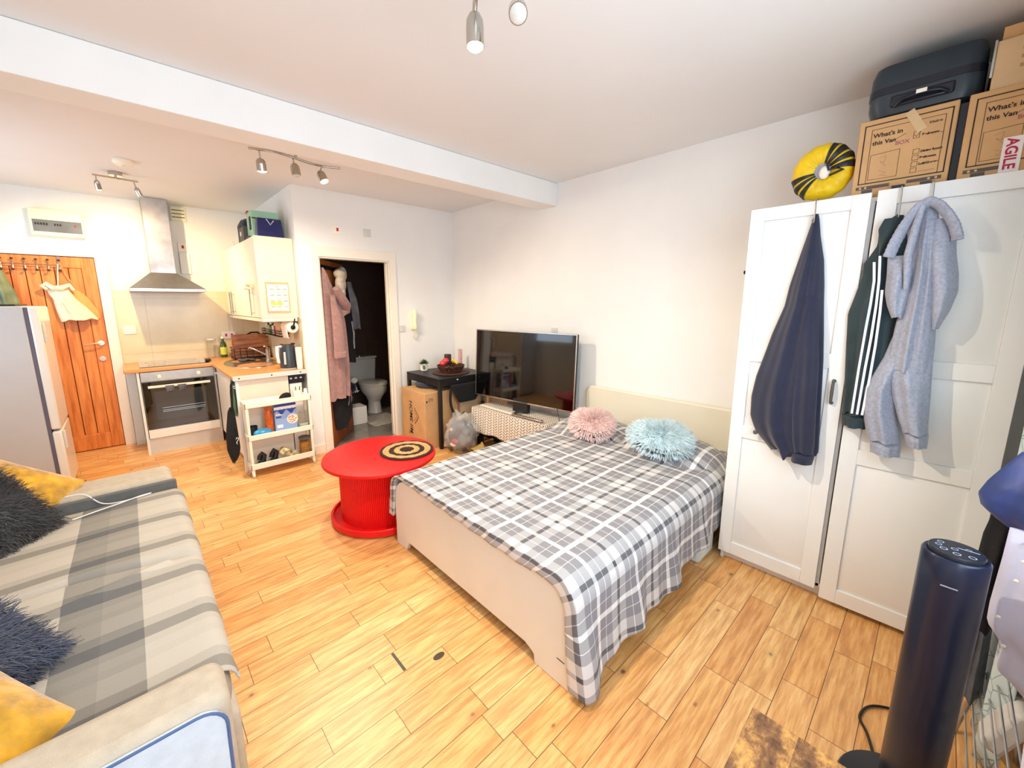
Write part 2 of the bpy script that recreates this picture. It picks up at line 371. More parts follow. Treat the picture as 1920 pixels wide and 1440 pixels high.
SAGE = M('sage_green_cloth', (130, 146, 120), 0.9, var=0.15, scale=12, bump=0.3, bscale=40)
TOWELG = M('green_towel', (92, 136, 100), 0.95, var=0.15, scale=25, bump=0.4, bscale=200)
PAPER = M('paper_white', (246, 240, 228), 0.9, var=0.02)
KETT = M('kettle_charcoal', (52, 60, 68), 0.35, var=0.05)
PGREY = M('pale_grey_plastic', (214, 214, 210), 0.4, var=0.02)
DBOARD = wood('acacia_board', (92, 48, 22), (146, 84, 40), (188, 120, 62), 'y', 1.4, 0.4)
WICK = M('brown_wicker', (84, 44, 30), 0.7, var=0.3, scale=50, bump=0.8, bscale=120)
LEAF = M('plant_leaf', (70, 98, 50), 0.6, var=0.2, scale=30)
BANANA = M('banana_skin', (236, 196, 40), 0.5, var=0.08, scale=30)
APPLE = M('red_fruit', (214, 60, 66), 0.4, var=0.15, scale=20)
DOORH = M('nickel', (226, 214, 196), 0.25, 0.9, var=0)
RUGW = M('white_bath_mat', (196, 188, 178), 1.0, var=0.15, scale=50, bump=0.8, bscale=150)
PLAST = M('clear_polythene', (225, 225, 222), 0.12, var=0.0, alpha=0.28)
ORANGE = M('orange_jar_content', (206, 96, 32), 0.3, var=0.2, scale=30)
PASTA = M('dry_pasta', (222, 150, 50), 0.6, var=0.3, scale=70, bump=0.8, bscale=90)
BLUEP = M('blue_packet', (60, 160, 214), 0.25, var=0.2, scale=20)
CERE = M('cereal_box_blue', (150, 178, 226), 0.4, var=0.03)
DKBLUE = M('royal_blue_print', (34, 74, 166), 0.4, var=0)
PALEBLUE = M('pale_radiator_white', (222, 236, 238), 0.4, var=0.01)
OLIVEG = M('olive_bottle_glass', (58, 78, 22), 0.08, var=0.1, coat=0.5)
LIME = M('green_label', (206, 222, 90), 0.6, var=0.1, scale=50)
GRNL = M('green_liquid', (24, 96, 60), 0.1, var=0.1)
YELSP = M('yellow_sponge', (244, 208, 60), 0.9, var=0.1, scale=60)
FUSEG = M('fuse_window_grey', (112, 118, 126), 0.15, var=0.1, scale=6)
FUSEB = M('fuse_box_cream', (236, 236, 206), 0.4, var=0.01)
NAVYG = M('navy_gift_bag', (26, 36, 96), 0.25, var=0.15, scale=20)
MINT = M('mint_box', (160, 206, 176), 0.5, var=0.05)
GREYB = M('grey_box', (86, 84, 80), 0.6, var=0.05)
LILAC = M('lilac_cotton', (206, 208, 234), 0.9, var=0.04, scale=8, bump=0.15, bscale=40)
NAVYJ = M('navy_quilted_nylon', (40, 62, 124), 0.45, var=0.15, scale=8, bump=0.2, bscale=20)
WIRE = M('airer_wire', (176, 180, 184), 0.3, 0.8, var=0.05)
GREYC = M('grey_clothing', (96, 98, 106), 0.9, var=0.15, scale=14, bump=0.2)
YELLOWSH = M('tan_rubber', (206, 178, 110), 0.6, var=0.05)
RATTD = M('dark_jute', (66, 42, 30), 0.9, var=0.3, scale=80, bump=0.8, bscale=160)
RATTL = M('natural_jute', (222, 178, 118), 0.9, var=0.2, scale=80, bump=0.8, bscale=160)

def plaid(name, rx, ry, Px, Py, tint, ox=0.0, oy=0.0, twill=True):
    m = bpy.data.materials.new(name); g = G(m); u, v, _ = g.xyz(g.coord('UV'))
    def gr(c): return (c, c, c, 1)
    fu = g.ramp(g.m('FRACT', g.m('DIVIDE', g.m('ADD', u, ox + 10 * Px), Px)), [(p, gr(c)) for p, c in rx], 'CONSTANT')
    fv = g.ramp(g.m('FRACT', g.m('DIVIDE', g.m('ADD', v, oy + 10 * Py), Py)), [(p, gr(c)) for p, c in ry], 'CONSTANT')
    k = g.m('MULTIPLY', g.m('ADD', g.n('ShaderNodeRGBToBW', {0: fu}).outputs[0], g.n('ShaderNodeRGBToBW', {0: fv}).outputs[0]), 0.5)
    c = g.ramp(k, tint)
    tw = g.m('SINE', g.m('MULTIPLY', g.m('ADD', u, v), 1500.0))
    c = g.mix(g.m('MULTIPLY', g.m('ADD', tw, 1.0), 0.06), c, (1, 1, 1, 1))
    c = g.mix(g.m('MULTIPLY', g.noise(g.coord(), 160.0, 2), 0.10), c, (0.1, 0.1, 0.1, 1))
    g.base(c); g.b.inputs['Roughness'].default_value = 0.95; g.bump(g.noise(g.coord(), 260.0, 3), 0.25, 0.003); return m
W_, L_, G_, D_, T_ = 1.0, 0.66, 0.30, 0.02, 0.85
RX = [(0.0, W_), (0.038, G_), (0.172, T_), (0.186, G_), (0.315, L_), (0.468, D_), (0.532, L_), (0.685, G_), (0.814, T_), (0.828, G_), (0.962, W_)]
PLAID = plaid('grey_white_plaid', RX, RX, 0.333, 0.295, [(0.0, (0.02, 0.018, 0.022, 1)), (0.15, (0.07, 0.067, 0.08, 1)), (0.30, (0.215, 0.21, 0.235, 1)), (0.322, (0.215, 0.21, 0.235, 1)), (0.335, (0.43, 0.42, 0.43, 1)), (0.48, (0.38, 0.375, 0.39, 1)), (0.5, (0.44, 0.43, 0.44, 1)), (0.65, (0.68, 0.665, 0.66, 1)), (0.8, (0.84, 0.84, 0.85, 1)), (1.0, (0.93, 0.93, 0.95, 1))], 0.0, 0.0)
SX = [(0.0, 0.66), (0.12, 0.74), (0.40, 0.48), (0.55, 0.18), (0.74, 0.60), (0.86, 0.70)]
SY = [(0.0, 0.74), (0.255, 0.62), (0.40, 0.30), (0.52, 0.26), (0.61, 0.70)]
THROW = plaid('beige_grey_striped_throw', SX, [(0.0, 0.74), (0.195, 0.28), (0.30, 0.20), (0.405, 0.74)], 0.297, 1.0, [(0.0, (0.035, 0.035, 0.04, 1)), (0.2, (0.065, 0.065, 0.068, 1)), (0.3, (0.12, 0.117, 0.106, 1)), (0.48, (0.23, 0.213, 0.182, 1)), (0.6, (0.38, 0.35, 0.30, 1)), (0.75, (0.48, 0.44, 0.38, 1))], 0.0, 0.0)
def chevron():
    m = bpy.data.materials.new('leaf_chevron_cloth'); g = G(m); u, v, _ = g.xyz(g.coord('UV')); P = 0.075
    a = g.m('ABSOLUTE', g.m('SUBTRACT', g.m('FRACT', g.m('DIVIDE', u, P)), 0.5))
    s = g.m('FRACT', g.m('DIVIDE', g.m('ADD', v, g.m('MULTIPLY', a, -0.07)), 0.028))
    bar = g.m('MULTIPLY', g.m('GREATER_THAN', s, 0.5), g.m('MULTIPLY', g.m('GREATER_THAN', a, 0.05), g.m('LESS_THAN', a, 0.42)))
    g.base(g.mix(bar, lin((236, 226, 212)), lin((138, 124, 114)))); g.b.inputs['Roughness'].default_value = 0.9; return m
CHEV = chevron()
def curtain_mat():
    m = bpy.data.materials.new('geometric_curtain'); g = G(m)
    v = g.n('ShaderNodeTexVoronoi', {'Vector': g.coord('UV'), 'Scale': 14.0}, feature='DISTANCE_TO_EDGE')
    g.base(g.ramp(v.outputs['Distance'], [(0.0, lin((110, 140, 150))), (0.03, lin((200, 218, 222)))])); g.b.inputs['Roughness'].default_value = 0.85; return m
CURT = curtain_mat()
def mango():
    m = bpy.data.materials.new('patchwork_mango_wood'); g = G(m); x, y, z = g.xyz(g.coord())
    pid = g.n('ShaderNodeTexWhiteNoise', {'W': g.m('FLOOR', g.m('DIVIDE', g.m('ADD', x, 3.0), 0.11))}, noise_dimensions='1D').outputs[0]
    n = g.noise(g.comb(g.m('ADD', g.m('MULTIPLY', x, 5.0), g.m('MULTIPLY', pid, 9.0)), g.m('MULTIPLY', y, 2.2), 0.0), 3.4, 8, 0.72)
    n2 = g.noise(g.coord(), 60.0, 4, 0.7)
    c = g.ramp(g.m('ADD', g.m('MULTIPLY', n, 0.8), g.m('MULTIPLY', n2, 0.2)), [(0.36, lin((70, 48, 34))), (0.47, lin((128, 90, 58))), (0.56, lin((196, 146, 80))), (0.7, lin((222, 172, 98)))])
    g.base(c); g.b.inputs['Roughness'].default_value = 0.45; g.bump(n2, 0.2, 0.003); return m
MANGO = mango()
# ---------------------------------------------------------------- room shell
H = 2.63
struct(MB().box(0, -4.3, -0.06, 4.72, 0.1, 0).box(-1.86, -4.3, -0.06, 0, -1.81, 0).build('floor', FLOOR))
struct(MB().box(-1.86, -1.81, -0.06, 0, 0.1, 0).build('floor', BFLOOR))
struct(MB().box(-1.86, -4.3, H, 4.72, 0.1, H + 0.08).build('ceiling', CEIL))
struct(MB().box(-1.86, 0, 0, 4.72, 0.1, H).build('wall_back', WALL))
# bathroom partition with doorway (y -1.614 .. -0.862, z < 2.0)
struct(MB().box(-0.1, -1.81, 0, 0, -1.614, H).box(-0.1, -0.862, 0, 0, 0, H).box(-0.1, -1.614, 2.0, 0, -0.862, H).build('wall_bathroom', WALL))
struct(MB().box(-1.76, -1.81, 0, -0.1, -1.71, H).build('wall_kitchen_side', WALL))
struct(MB().box(-1.86, -4.3, 0, -1.76, -4.02, H).box(-1.86, -3.238, 0, -1.76, 0, H).box(-1.86, -4.02, 2.012, -1.76, -3.238, H).box(-1.94, -4.2, -0.06, -1.86, -3.1, 2.2).build('wall_entrance', WALL))  # last box sits unseen behind the door, added to stop daylight leaking in
struct(MB().box(-1.76, -4.3, 0, -1.45, -4.2, H).box(0.35, -4.3, 0, 4.72, -4.2, H).box(-1.45, -4.3, 0, 0.35, -4.2, 1.05).box(-1.45, -4.3, 2.25, 0.35, -4.2, H).build('wall_left', WALL))
struct(MB().box(4.62, -1.25, 0, 4.72, 0, H).box(4.62, -4.2, 0, 4.72, -3.65, H).box(4.62, -3.65, 0, 4.72, -1.25, 0.95).box(4.62, -3.65, 2.25, 4.72, -1.25, H).build('wall_window', WALL))
struct(MB().box(1.448, -4.2, 2.43, 1.66, 0, H - 0.001).build('trim_1', WALL, bevel=0.004))
# windows (frames with panes) behind and beside the camera
def window(n, ax, a0, a1, z0, z1, d0, d1, k):
    f = MB(); t = 0.05
    bx = (lambda a, b, c, d: f.box(d0, a, c, d1, b, d)) if ax == 'x' else (lambda a, b, c, d: f.box(a, d0, c, b, d1, d))
    bx(a0, a1, z0, z0 + t); bx(a0, a1, z1 - t, z1)
    for i in range(k + 1):
        p = lerp(a0, a1 - t, i / k); bx(p, p + t, z0 + t, z1 - t)
    o = struct(f.build('window_%d' % n, TRIMW, bevel=0.004))
    g = MB(); m = (d0 + d1) / 2
    if ax == 'x': g.box(m - 0.003, a0 + t, z0 + t, m + 0.003, a1 - t, z1 - t)
    else: g.box(a0 + t, m - 0.003, z0 + t, a1 - t, m + 0.003, z1 - t)
    gl = M('window_pane', (240, 248, 250), 0.0, var=0, alpha=0.06); g.build('pane', gl, o)
window(1, 'x', -3.65, -1.25, 0.95, 2.25, 4.64, 4.70, 3)
window(2, 'y', -1.45, 0.35, 1.05, 2.25, -4.28, -4.22, 2)
struct(MB().box(4.56, -3.7, 0.92, 4.66, -1.2, 0.95).build('trim_2', TRIMW, bevel=0.004))
# door casings
cas = MB()
cas.prism([(-1.687, 0), (-1.614, 0), (-1.614, 2.0), (-0.862, 2.0), (-0.862, 0), (-0.79, 0), (-0.79, 2.095), (-1.687, 2.095)], lambda a, b, d: (d, a, b), 0.0, 0.018)
struct(cas.build('trim_3', TRIMW, bevel=0.003))
lin_ = MB().box(-0.1, -1.616, 0, 0.0, -1.600, 2.0).box(-0.1, -0.876, 0, 0.0, -0.860, 2.0).box(-0.1, -1.60, 1.986, 0.0, -0.876, 2.002).box(-0.055, -0.89, 0, -0.035, -0.876, 1.986)
struct(lin_.build('trim_4', TRIMW, bevel=0.002))
c2_ = MB().prism([(-4.10, 0), (-4.02, 0), (-4.02, 2.012), (-3.238, 2.012), (-3.238, 0), (-3.15, 0), (-3.15, 2.10), (-4.10, 2.10)], lambda a, b, d: (-1.76 + d, a, b), 0.0, 0.02)
struct(c2_.build('trim_5', TRIMW, bevel=0.003))
struct(MB().box(0, -0.79, 0, 0.014, 0, 0.1).box(0, -1.81, 0, 0.014, -1.687, 0.1).build('baseboard_bathroom', TRIMW, bevel=0.003))
struct(MB().box(0.014, -0.014, 0, 4.62, 0, 0.1).build('baseboard_back', TRIMW, bevel=0.003))
struct(MB().box(-0.01, -1.60, 0.0, 0.01, -0.876, 0.008).build('trim_6', LAMI))
# beige tile splashback over the worktop, grey glass panel lines are seams of the tiles
struct(MB().box(-1.76, -3.148, 0.905, -1.752, -1.81, 1.69).build('trim_7', TILE_B))
struct(MB().box(-1.752, -1.818, 0.905, 0.0, -1.81, 1.405).build('trim_8', TILE_S))

# ---------------------------------------------------------------- entrance door
d = MB(); x0, x1 = -1.80, -1.765
d.box(x0, -4.015, 0.008, x1, -3.915, 2.008).box(x0, -3.343, 0.008, x1, -3.242, 2.008).box(x0, -3.915, 1.90, x1, -3.343, 2.008).box(x0, -3.915, 0.008, x1, -3.343, 0.175)
door = struct(d.build('door_1', PINE, bevel=0.004))
for i in range(6):
    a = lerp(-3.915, -3.343, i / 6); MB().box(x0 + 0.006, a + 0.003, 0.175, x1 - 0.010, lerp(-3.915, -3.343, (i + 1) / 6) - 0.003, 1.90).build('board', PINE, door, bevel=0.003)
MB().box(x0 + 0.004, -3.915, 0.175, x0 + 0.010, -3.343, 1.90).build('board_backing', GROOVE, door)
hd = MB().cyl((-1.765, -3.293, 1.139), (-1.752, -3.293, 1.139), 0.026).cyl((-1.755, -3.293, 1.139), (-1.715, -3.293, 1.139), 0.009)
hd.tube([(-1.717, -3.293, 1.139), (-1.714, -3.33, 1.141), (-1.716, -3.37, 1.135), (-1.72, -3.42, 1.125)], 0.008); hd.build('door_handle', DOORH, door)
MB().cyl((-1.765, -3.301, 0.975), (-1.750, -3.301, 0.975), 0.026).cyl((-1.751, -3.301, 0.975), (-1.742, -3.301, 0.975), 0.011).build('lock', DOORH, door)

# over-door hook rack
r = thing('over_door_hook_rack', 'wire hook rack with brown ball ends hung over the pine entrance door', 'hook rack', (-1.76, -3.7, 1.9))
w_ = MB()
for z in (1.925, 1.878): w_.tube([(-1.75, -4.0, z), (-1.75, -3.49, z)], 0.003, 6)
w_.box(-1.764, -3.50, 1.86, -1.748, -3.484, 2.006); w_.build('wire_frame', CHROME, r)
for y in (-3.93, -3.862, -3.79, -3.715, -3.64, -3.565, -3.49):
    h = MB().tube([(-1.74, y, 1.965), (-1.748, y, 1.93), (-1.748, y, 1.88), (-1.735, y, 1.862), (-1.715, y, 1.866)], 0.0045, 6).build('hook', CHROME, r)
    MB().ell((-1.735, y, 1.968), 0.012, 0.012, 0.009, 10, 8).build('ball_end', WICK, h); MB().ell((-1.71, y, 1.868), 0.013, 0.013, 0.010, 10, 8).build('ball_end', WICK, h)

# tote bags on the door hook
t = thing('canvas_tote_bag', 'cream canvas tote bag with bunched top hanging from the entrance door hooks', 'bag', (-1.72, -3.45, 1.4))
b = MB(); garment(b, [(1.70, -3.60, -3.46), (1.66, -3.60, -3.44), (1.60, -3.575, -3.42), (1.52, -3.57, -3.36), (1.44, -3.56, -3.31), (1.385, -3.55, -3.28)], lambda a, q, z: (-1.735 + q, a, z - 0.10 * (a + 3.41) * -0.5), 0.07, 2.0, 0.012, 20, 40, 2); b.build('bag_body', CANVAS, t)
MB().tube([(-1.70, -3.60, 1.69), (-1.685, -3.625, 1.72), (-1.68, -3.60, 1.74), (-1.68, -3.56, 1.70), (-1.69, -3.50, 1.70), (-1.69, -3.44, 1.73), (-1.69, -3.42, 1.68)], [0.018, 0.02, 0.02, 0.022, 0.025, 0.02, 0.014], 8).build('bunched_top', CANVAS, t)
MB().tube([(-1.73, -3.50, 1.93), (-1.725, -3.515, 1.80), (-1.71, -3.53, 1.68)], 0.007, 6, flat=0.4).build('strap', CANVAS, t)
t = thing('tan_tote_bag', 'tan tote bag hanging behind the cream canvas bag on the entrance door', 'bag', (-1.745, -3.38, 1.4))
b = MB(); garment(b, [(1.69, -3.44, -3.40), (1.62, -3.46, -3.34), (1.50, -3.46, -3.285), (1.44, -3.46, -3.262), (1.39, -3.46, -3.268)], lambda a, q, z: (-1.758 + q, a, z), 0.02, 1.5, 0.002, 14, 30, 1); b.build('bag_body', CANVASO, t)
MB().tube([(-1.735, -3.49, 1.94), (-1.74, -3.455, 1.82), (-1.745, -3.40, 1.68)], 0.007, 6, flat=0.4).build('strap', CANVASO, t)
t = MB(); garment(t, [(1.88, -3.93, -3.86), (1.78, -3.96, -3.84), (1.65, -3.98, -3.80), (1.45, -3.98, -3.78)], lambda a, q, z: (-1.735 + q, a, z), 0.10, 3, 0.02, 20, 40, 3)
tag(t.build('green_garment', SAGE), 'sage green garment hanging on the entrance door above the fridge', 'garment')

# consumer unit
f = thing('fuse_box', 'cream fuse box with grey window above the entrance door', 'fuse box', (-1.76, -3.45, 2.2))
MB().box(-1.76, -3.63, 2.19, -1.68, -3.27, 2.435).build('case', FUSEB, f, bevel=0.008)
MB().box(-1.681, -3.61, 2.225, -1.676, -3.285, 2.335).build('window_flap', FUSEG, f, bevel=0.002)
for k, (a, b2) in enumerate(((-3.595, -3.50), (-3.47, -3.40), (-3.335, -3.30))):
    for i in range(max(1, int((b2 - a) / 0.018))):
        MB().box(-1.676, a + i * 0.018, 2.285, -1.672, a + i * 0.018 + 0.010, 2.305).build('breaker_switch', PRINT if k < 2 else PRINTR, f)
MB().cyl((-1.681, -3.60, 2.41), (-1.675, -3.60, 2.41), 0.008).build('screw_cap', PGREY, f)

# ---------------------------------------------------------------- oven, units, worktop
o = thing('built_in_oven', 'built-in electric oven with steel control panel and black glass door', 'oven', (-1.46, -2.74, 0))
MB().box(-1.74, -3.035, 0.165, -1.172, -2.43, 0.86).build('oven_body', WHITE, o)
MB().box(-1.172, -3.035, 0.765, -1.150, -2.43, 0.862).build('control_panel', STEEL, o, bevel=0.002)
dr = MB().box(-1.172, -3.032, 0.268, -1.150, -2.433, 0.758).build('oven_door', GLASSB, o, bevel=0.003)
MB().box(-1.1502, -2.95, 0.36, -1.148, -2.52, 0.655).build('oven_window', OVENG, dr)
hb = MB().box(-1.118, -2.99, 0.700, -1.106, -2.475, 0.725)
for y in (-2.96, -2.51): hb.box(-1.150, y - 0.01, 0.704, -1.112, y + 0.01, 0.721)
hb.build('door_handle', WHITEP, dr, bevel=0.003)
for z in (0.455, 0.44, 0.48): MB().tube([(-1.1475, -2.90, z), (-1.1475, -2.54, z)], 0.0012, 5).build('rack_bar', STEEL, dr)
for y in (-2.89, -2.565): MB().lathe_dir([(0.021, 0), (0.021, 0.006), (0.017, 0.024), (0.0, 0.025)], (-1.150, y, 0.812), (1, 0, 0), 20).build('control_knob', WHITEP, o)
MB().box(-1.172, -3.035, 0.170, -1.152, -2.43, 0.262).build('lower_panel', WHITE, o, bevel=0.003)
for y in (-2.82, -2.72):
    mb = MB(); garment(mb, [(0.715, y - 0.035, y + 0.035), (0.69, y - 0.036, y + 0.036), (0.655, y - 0.03, y + 0.03)], lambda a, q, z: (-1.106 + q * 0.8, a, z), 0.02, 1, 0.002, 8, 20)
    mb.build('oven_mitt_end', GREYC, o)
u = thing('oven_housing', 'white housing and kickboard around the built-in oven', 'kitchen unit', (-1.46, -2.74, 0))
MB().box(-1.74, -3.062, 0, -1.150, -3.040, 0.866).build('side_panel', WHITE, u, bevel=0.002); MB().box(-1.74, -2.428, 0.12, -1.172, -2.41, 0.866).build('side_panel', WHITE, u, bevel=0.002)
MB().box(-1.20, -3.04, 0.0, -1.185, -2.41, 0.16).build('kickboard', PGREY, u)
t = thing('pipe_boxing', 'narrow pale boxing between the door frame and the oven unit', 'pipe boxing', (-1.70, -3.10, 0))
MB().box(-1.76, -3.146, 0, -1.66, -3.066, 0.868).build('panel', PALEBLUE, t, bevel=0.01)
MB().box(-1.66, -3.146, 0, -1.65, -3.066, 0.09).build('foot_plate', PALEBLUE, t, bevel=0.003)

wt = MB().prism([(-1.752, -3.15), (-1.13, -3.15), (-1.13, -2.44), (-1.09, -2.435), (0.035, -2.435), (0.035, -1.819), (-1.752, -1.819)], lambda a, b, d: (a, b, d), 0.868, 0.905)
wk = thing('kitchen_worktop', 'L-shaped beech laminate kitchen worktop with a white metal end strip', 'worktop', (-0.9, -2.4, 0.868))
wt.build('worktop_slab', LAMI, wk, bevel=0.006)
es = MB().box(0.035, -2.437, 0.866, 0.047, -1.815, 0.908)
es.build('end_strip', PGREY, wk, bevel=0.003)
for y in (-2.39, -2.13, -1.88): MB().cyl((0.047, y, 0.888), (0.049, y, 0.888), 0.006, n=10).build('screw', BLACKM, wk)
hob = thing('ceramic_hob', 'black ceramic hob set in the worktop above the oven', 'hob', (-1.45, -2.74, 0.905))
MB().box(-1.70, -3.03, 0.9055, -1.19, -2.45, 0.911).build('glass_top', GLASSB, hob, bevel=0.002)
for (x, y, rr) in ((-1.57, -2.89, 0.09), (-1.57, -2.60, 0.07), (-1.32, -2.89, 0.07), (-1.32, -2.61, 0.09)):
    MB().loft([[(x + q * math.cos(2 * PI * i / 40), y + q * math.sin(2 * PI * i / 40), 0.9113) for i in range(40)] for q in (rr, rr - 0.004)], False).build('heat_ring', PRINTG, hob)
tag(MB().box(-1.37, -2.475, 0.9115, -1.27, -2.425, 0.935).build('black_gadget', BLACK, bevel=0.008), 'small black box lying at the corner of the hob', 'box')

# sink cabinet run
cb = thing('sink_cabinet', 'white base cabinet run under the sink with cream end panel', 'kitchen cabinet', (-0.55, -2.12, 0))
MB().box(-1.16, -2.385, 0.12, -0.01, -2.37, 0.866).build('carcass', WHITE, cb)
MB().box(-1.16, -2.33, 0.0, -0.01, -2.315, 0.12).build('kickboard', PGREY, cb)
for a, b2 in ((-1.155, -0.61), (-0.605, -0.03)):
    dd = MB().box(a, -2.405, 0.13, b2, -2.387, 0.86).build('door', WHITE, cb, bevel=0.003)
    hx = a + 0.05 if a < -1 else b2 - 0.06
    MB().tube([(hx, -2.405, 0.80), (hx, -2.43, 0.80), (hx + 0.10, -2.43, 0.80), (hx + 0.10, -2.405, 0.80)], 0.005, 8).build('handle', CHROME, dd)
MB().box(-0.012, -2.415, 0, 0.012, -1.985, 0.866).build('end_panel', CREAM2, cb, bevel=0.002)
MB().box(0.012, -2.418, 0, 0.030, -2.395, 0.866).build('edge_post', WHITE, cb, bevel=0.002)
MB().box(-0.45, -1.995, 0.0, -0.012, -1.985, 0.866).box(-0.45, -1.985, 0.0, -0.44, -1.819, 0.866).build('nook_lining', GREYC, cb)
t = thing('printed_box', 'dark box with pale print stored in the nook under the worktop end', 'box', (-0.1, -1.90, 0.70))
MB().box(-0.30, -1.975, 0.775, -0.01, -1.835, 0.862).build('box_body', SUITD, t, bevel=0.003)
for k in range(3): MB().ell((-0.009, -1.955 + k * 0.045, 0.825), 0.001, 0.012, 0.009, 10, 6).build('print_mark', PGREY, t)
tag(MB().box(-0.30, -1.97, 0.0, -0.015, -1.86, 0.775).build('white_carton', PAPER, bevel=0.004), 'tall white carton standing in the nook behind the trolley', 'box')

# sink with taps
s = thing('inset_sink', 'oval stainless inset sink with bowl and drainer', 'sink', (-0.85, -2.12, 0.905))
def sink_pt(u, v):
    a = 2 * PI * u; e = lerp(1.0, 0.0, v); x = -0.85 + 0.43 * math.cos(a) * e; y = -2.125 + 0.235 * math.sin(a) * e
    z = 0.909
    dx, dy = (x + 0.65) / 0.17, (y + 2.125) / 0.16; q = dx * dx + dy * dy
    if q < 1: z -= 0.0015 + 0.03 * (1 - q) ** 0.4
    dx, dy = (x + 1.08) / 0.15, (y + 2.125) / 0.15; q = dx * dx + dy * dy
    if q < 1: z -= 0.010 * (1 - q) ** 0.4
    return (x, y, z)
MB().grid(sink_pt, 64, 26, closed=True).build('sink_bowl', STEEL, s)
MB().loft([[(-0.85 + (0.43 + o_) * math.cos(2 * PI * i / 64), -2.125 + (0.235 + o_) * math.sin(2 * PI * i / 64), z) for i in range(64)] for o_, z in ((0.006, 0.905), (0.004, 0.911), (-0.004, 0.9105), (-0.008, 0.908))], False).build('rim', STEEL, s)
MB().lathe([(0.022, 0.8775), (0.02, 0.8795), (0.0, 0.8795)], -0.65, -2.125, 16).build('plug_hole', BLACKM, s)
tp = thing('mixer_tap', 'chrome mixer tap rising behind the kitchen sink', 'tap', (-0.95, -1.93, 0.905))
MB().lathe([(0.026, 0.905), (0.024, 0.93), (0.022, 1.00), (0.024, 1.03), (0.012, 1.045), (0, 1.046)], -0.92, -1.935, 20).build('tap_body', CHROME, tp)
MB().tube([(-0.92, -1.935, 0.965), (-0.99, -2.02, 1.02), (-1.04, -2.08, 1.055), (-1.05, -2.09, 1.045)], [0.012, 0.011, 0.011, 0.012], 12).build('spout', CHROME, tp)
MB().tube([(-0.92, -1.935, 1.04), (-0.90, -1.95, 1.065), (-0.87, -1.975, 1.075)], [0.013, 0.012, 0.007], 10).build('lever', CHROME, tp)
tag(MB().box(-0.62, -1.93, 0.909, -0.50, -1.875, 0.932).build('sponge_cloth', YELSP, bevel=0.008), 'yellow sponge at the right end of the sink', 'sponge')
t = MB().grid(lambda u, v: (-1.16 + 0.20 * u, -2.20 + 0.15 * v, 0.917 + 0.010 * math.sin(9 * u + 4 * v) * math.sin(7 * v + 1) + 0.006), 16, 16)
tag(t.build('dish_cloth', GREYC, solid=0.003), 'dark crumpled cloth on the sink drainer', 'cloth')

# worktop objects
t = thing('kettle', 'charcoal electric kettle with white handle near the worktop end', 'kettle', (-0.13, -1.925, 0.905))
kx, ky = -0.13, -1.93
MB().lathe([(0.070, 0.907), (0.076, 0.909), (0.076, 0.918), (0.0, 0.918)], kx, ky).build('base_plate', PGREY, t)
MB().lathe([(0.078, 0.919), (0.079, 0.93), (0.066, 1.13), (0.060, 1.145), (0.0, 1.148)], kx, ky, 40).build('jug', KETT, t)
MB().tube([(kx + 0.02, ky - 0.06, 1.13), (kx + 0.035, ky - 0.10, 1.13), (kx + 0.045, ky - 0.105, 1.05), (kx + 0.04, ky - 0.095, 0.975)], [0.014, 0.015, 0.015, 0.012], 10).build('handle', WHITE, t)
MB().tube([(kx + 0.062, ky - 0.045, 1.08), (kx + 0.068, ky - 0.048, 0.96)], 0.010, 8).build('water_gauge', PGREY, t)
MB().ell((kx - 0.01, ky + 0.055, 1.15), 0.016, 0.022, 0.010).build('lid_tab', BLACK, t)
t = thing('kitchen_roll', 'white kitchen roll on a black holder under the wall cabinet', 'kitchen roll', (-0.16, -1.89, 1.3))
MB().lathe_dir([(0.018, -0.11), (0.052, -0.11), (0.055, -0.105), (0.055, 0.105), (0.052, 0.11), (0.018, 0.11)], (-0.20, -1.875, 1.315), (1, 0.0, 0), 32, False).build('paper_roll', PAPER, t)
MB().grid(lambda u, v: (-0.30 + 0.20 * u, -1.925 + 0.012 * v * v, 1.31 - 0.11 * v), 4, 8).build('loose_sheet', PAPER, t, solid=0.001)
MB().cyl((-0.32, -1.875, 1.315), (-0.07, -1.875, 1.315), 0.008).tube([(-0.075, -1.875, 1.315), (-0.072, -1.865, 1.35), (-0.072, -1.855, 1.40)], 0.007, 8).ell((-0.075, -1.875, 1.315), 0.008, 0.022, 0.022).build('holder', BLACKM, t)
t = thing('spice_rack', 'black wire spice rack on the side wall beside the kitchen roll', 'rack', (-0.6, -1.86, 1.2))
rk = MB()
for z in (1.205, 1.235, 1.262): rk.tube([(-1.15, -1.83, z), (-1.15, -1.92, z), (-0.40, -1.92, z), (-0.40, -1.83, z)], 0.004, 6)
for i in range(12): rk.tube([(-1.15 + i * 0.068, -1.92, 1.262), (-1.15 + i * 0.068, -1.92, 1.205), (-1.15 + i * 0.068, -1.83, 1.205)], 0.003, 5)
rk.build('wire_frame', BLACKM, t)
for i, (x, rr, h, mt_, lab) in enumerate(((-1.08, 0.022, 0.11, PGREY, 'pale spice jar at the far end of the wire spice rack'), (-0.98, 0.025, 0.12, LIME, 'lime green spice tub on the wire spice rack'), (-0.89, 0.024, 0.13, OLIVEG, 'dark green spice jar on the wire spice rack'), (-0.80, 0.022, 0.12, PAPER, 'white spice jar in the middle of the wire spice rack'), (-0.71, 0.022, 0.12, PRINTR, 'red spice jar on the wire spice rack'))):
    k = thing('spice_jar', lab, 'jar', (x, -1.875, 1.21), 0, 'jars on the spice rack')
    MB().lathe([(rr, 1.2105), (rr, 1.21 + h * 0.75), (rr * 0.8, 1.21 + h * 0.8)], x, -1.875, 16).build('jar_body', mt_, k)
    MB().lathe([(rr * 0.85, 1.21 + h * 0.8), (rr * 0.85, 1.21 + h), (0, 1.21 + h)], x, -1.875, 16).build('lid', BLACK if i % 2 else WHITE, k)
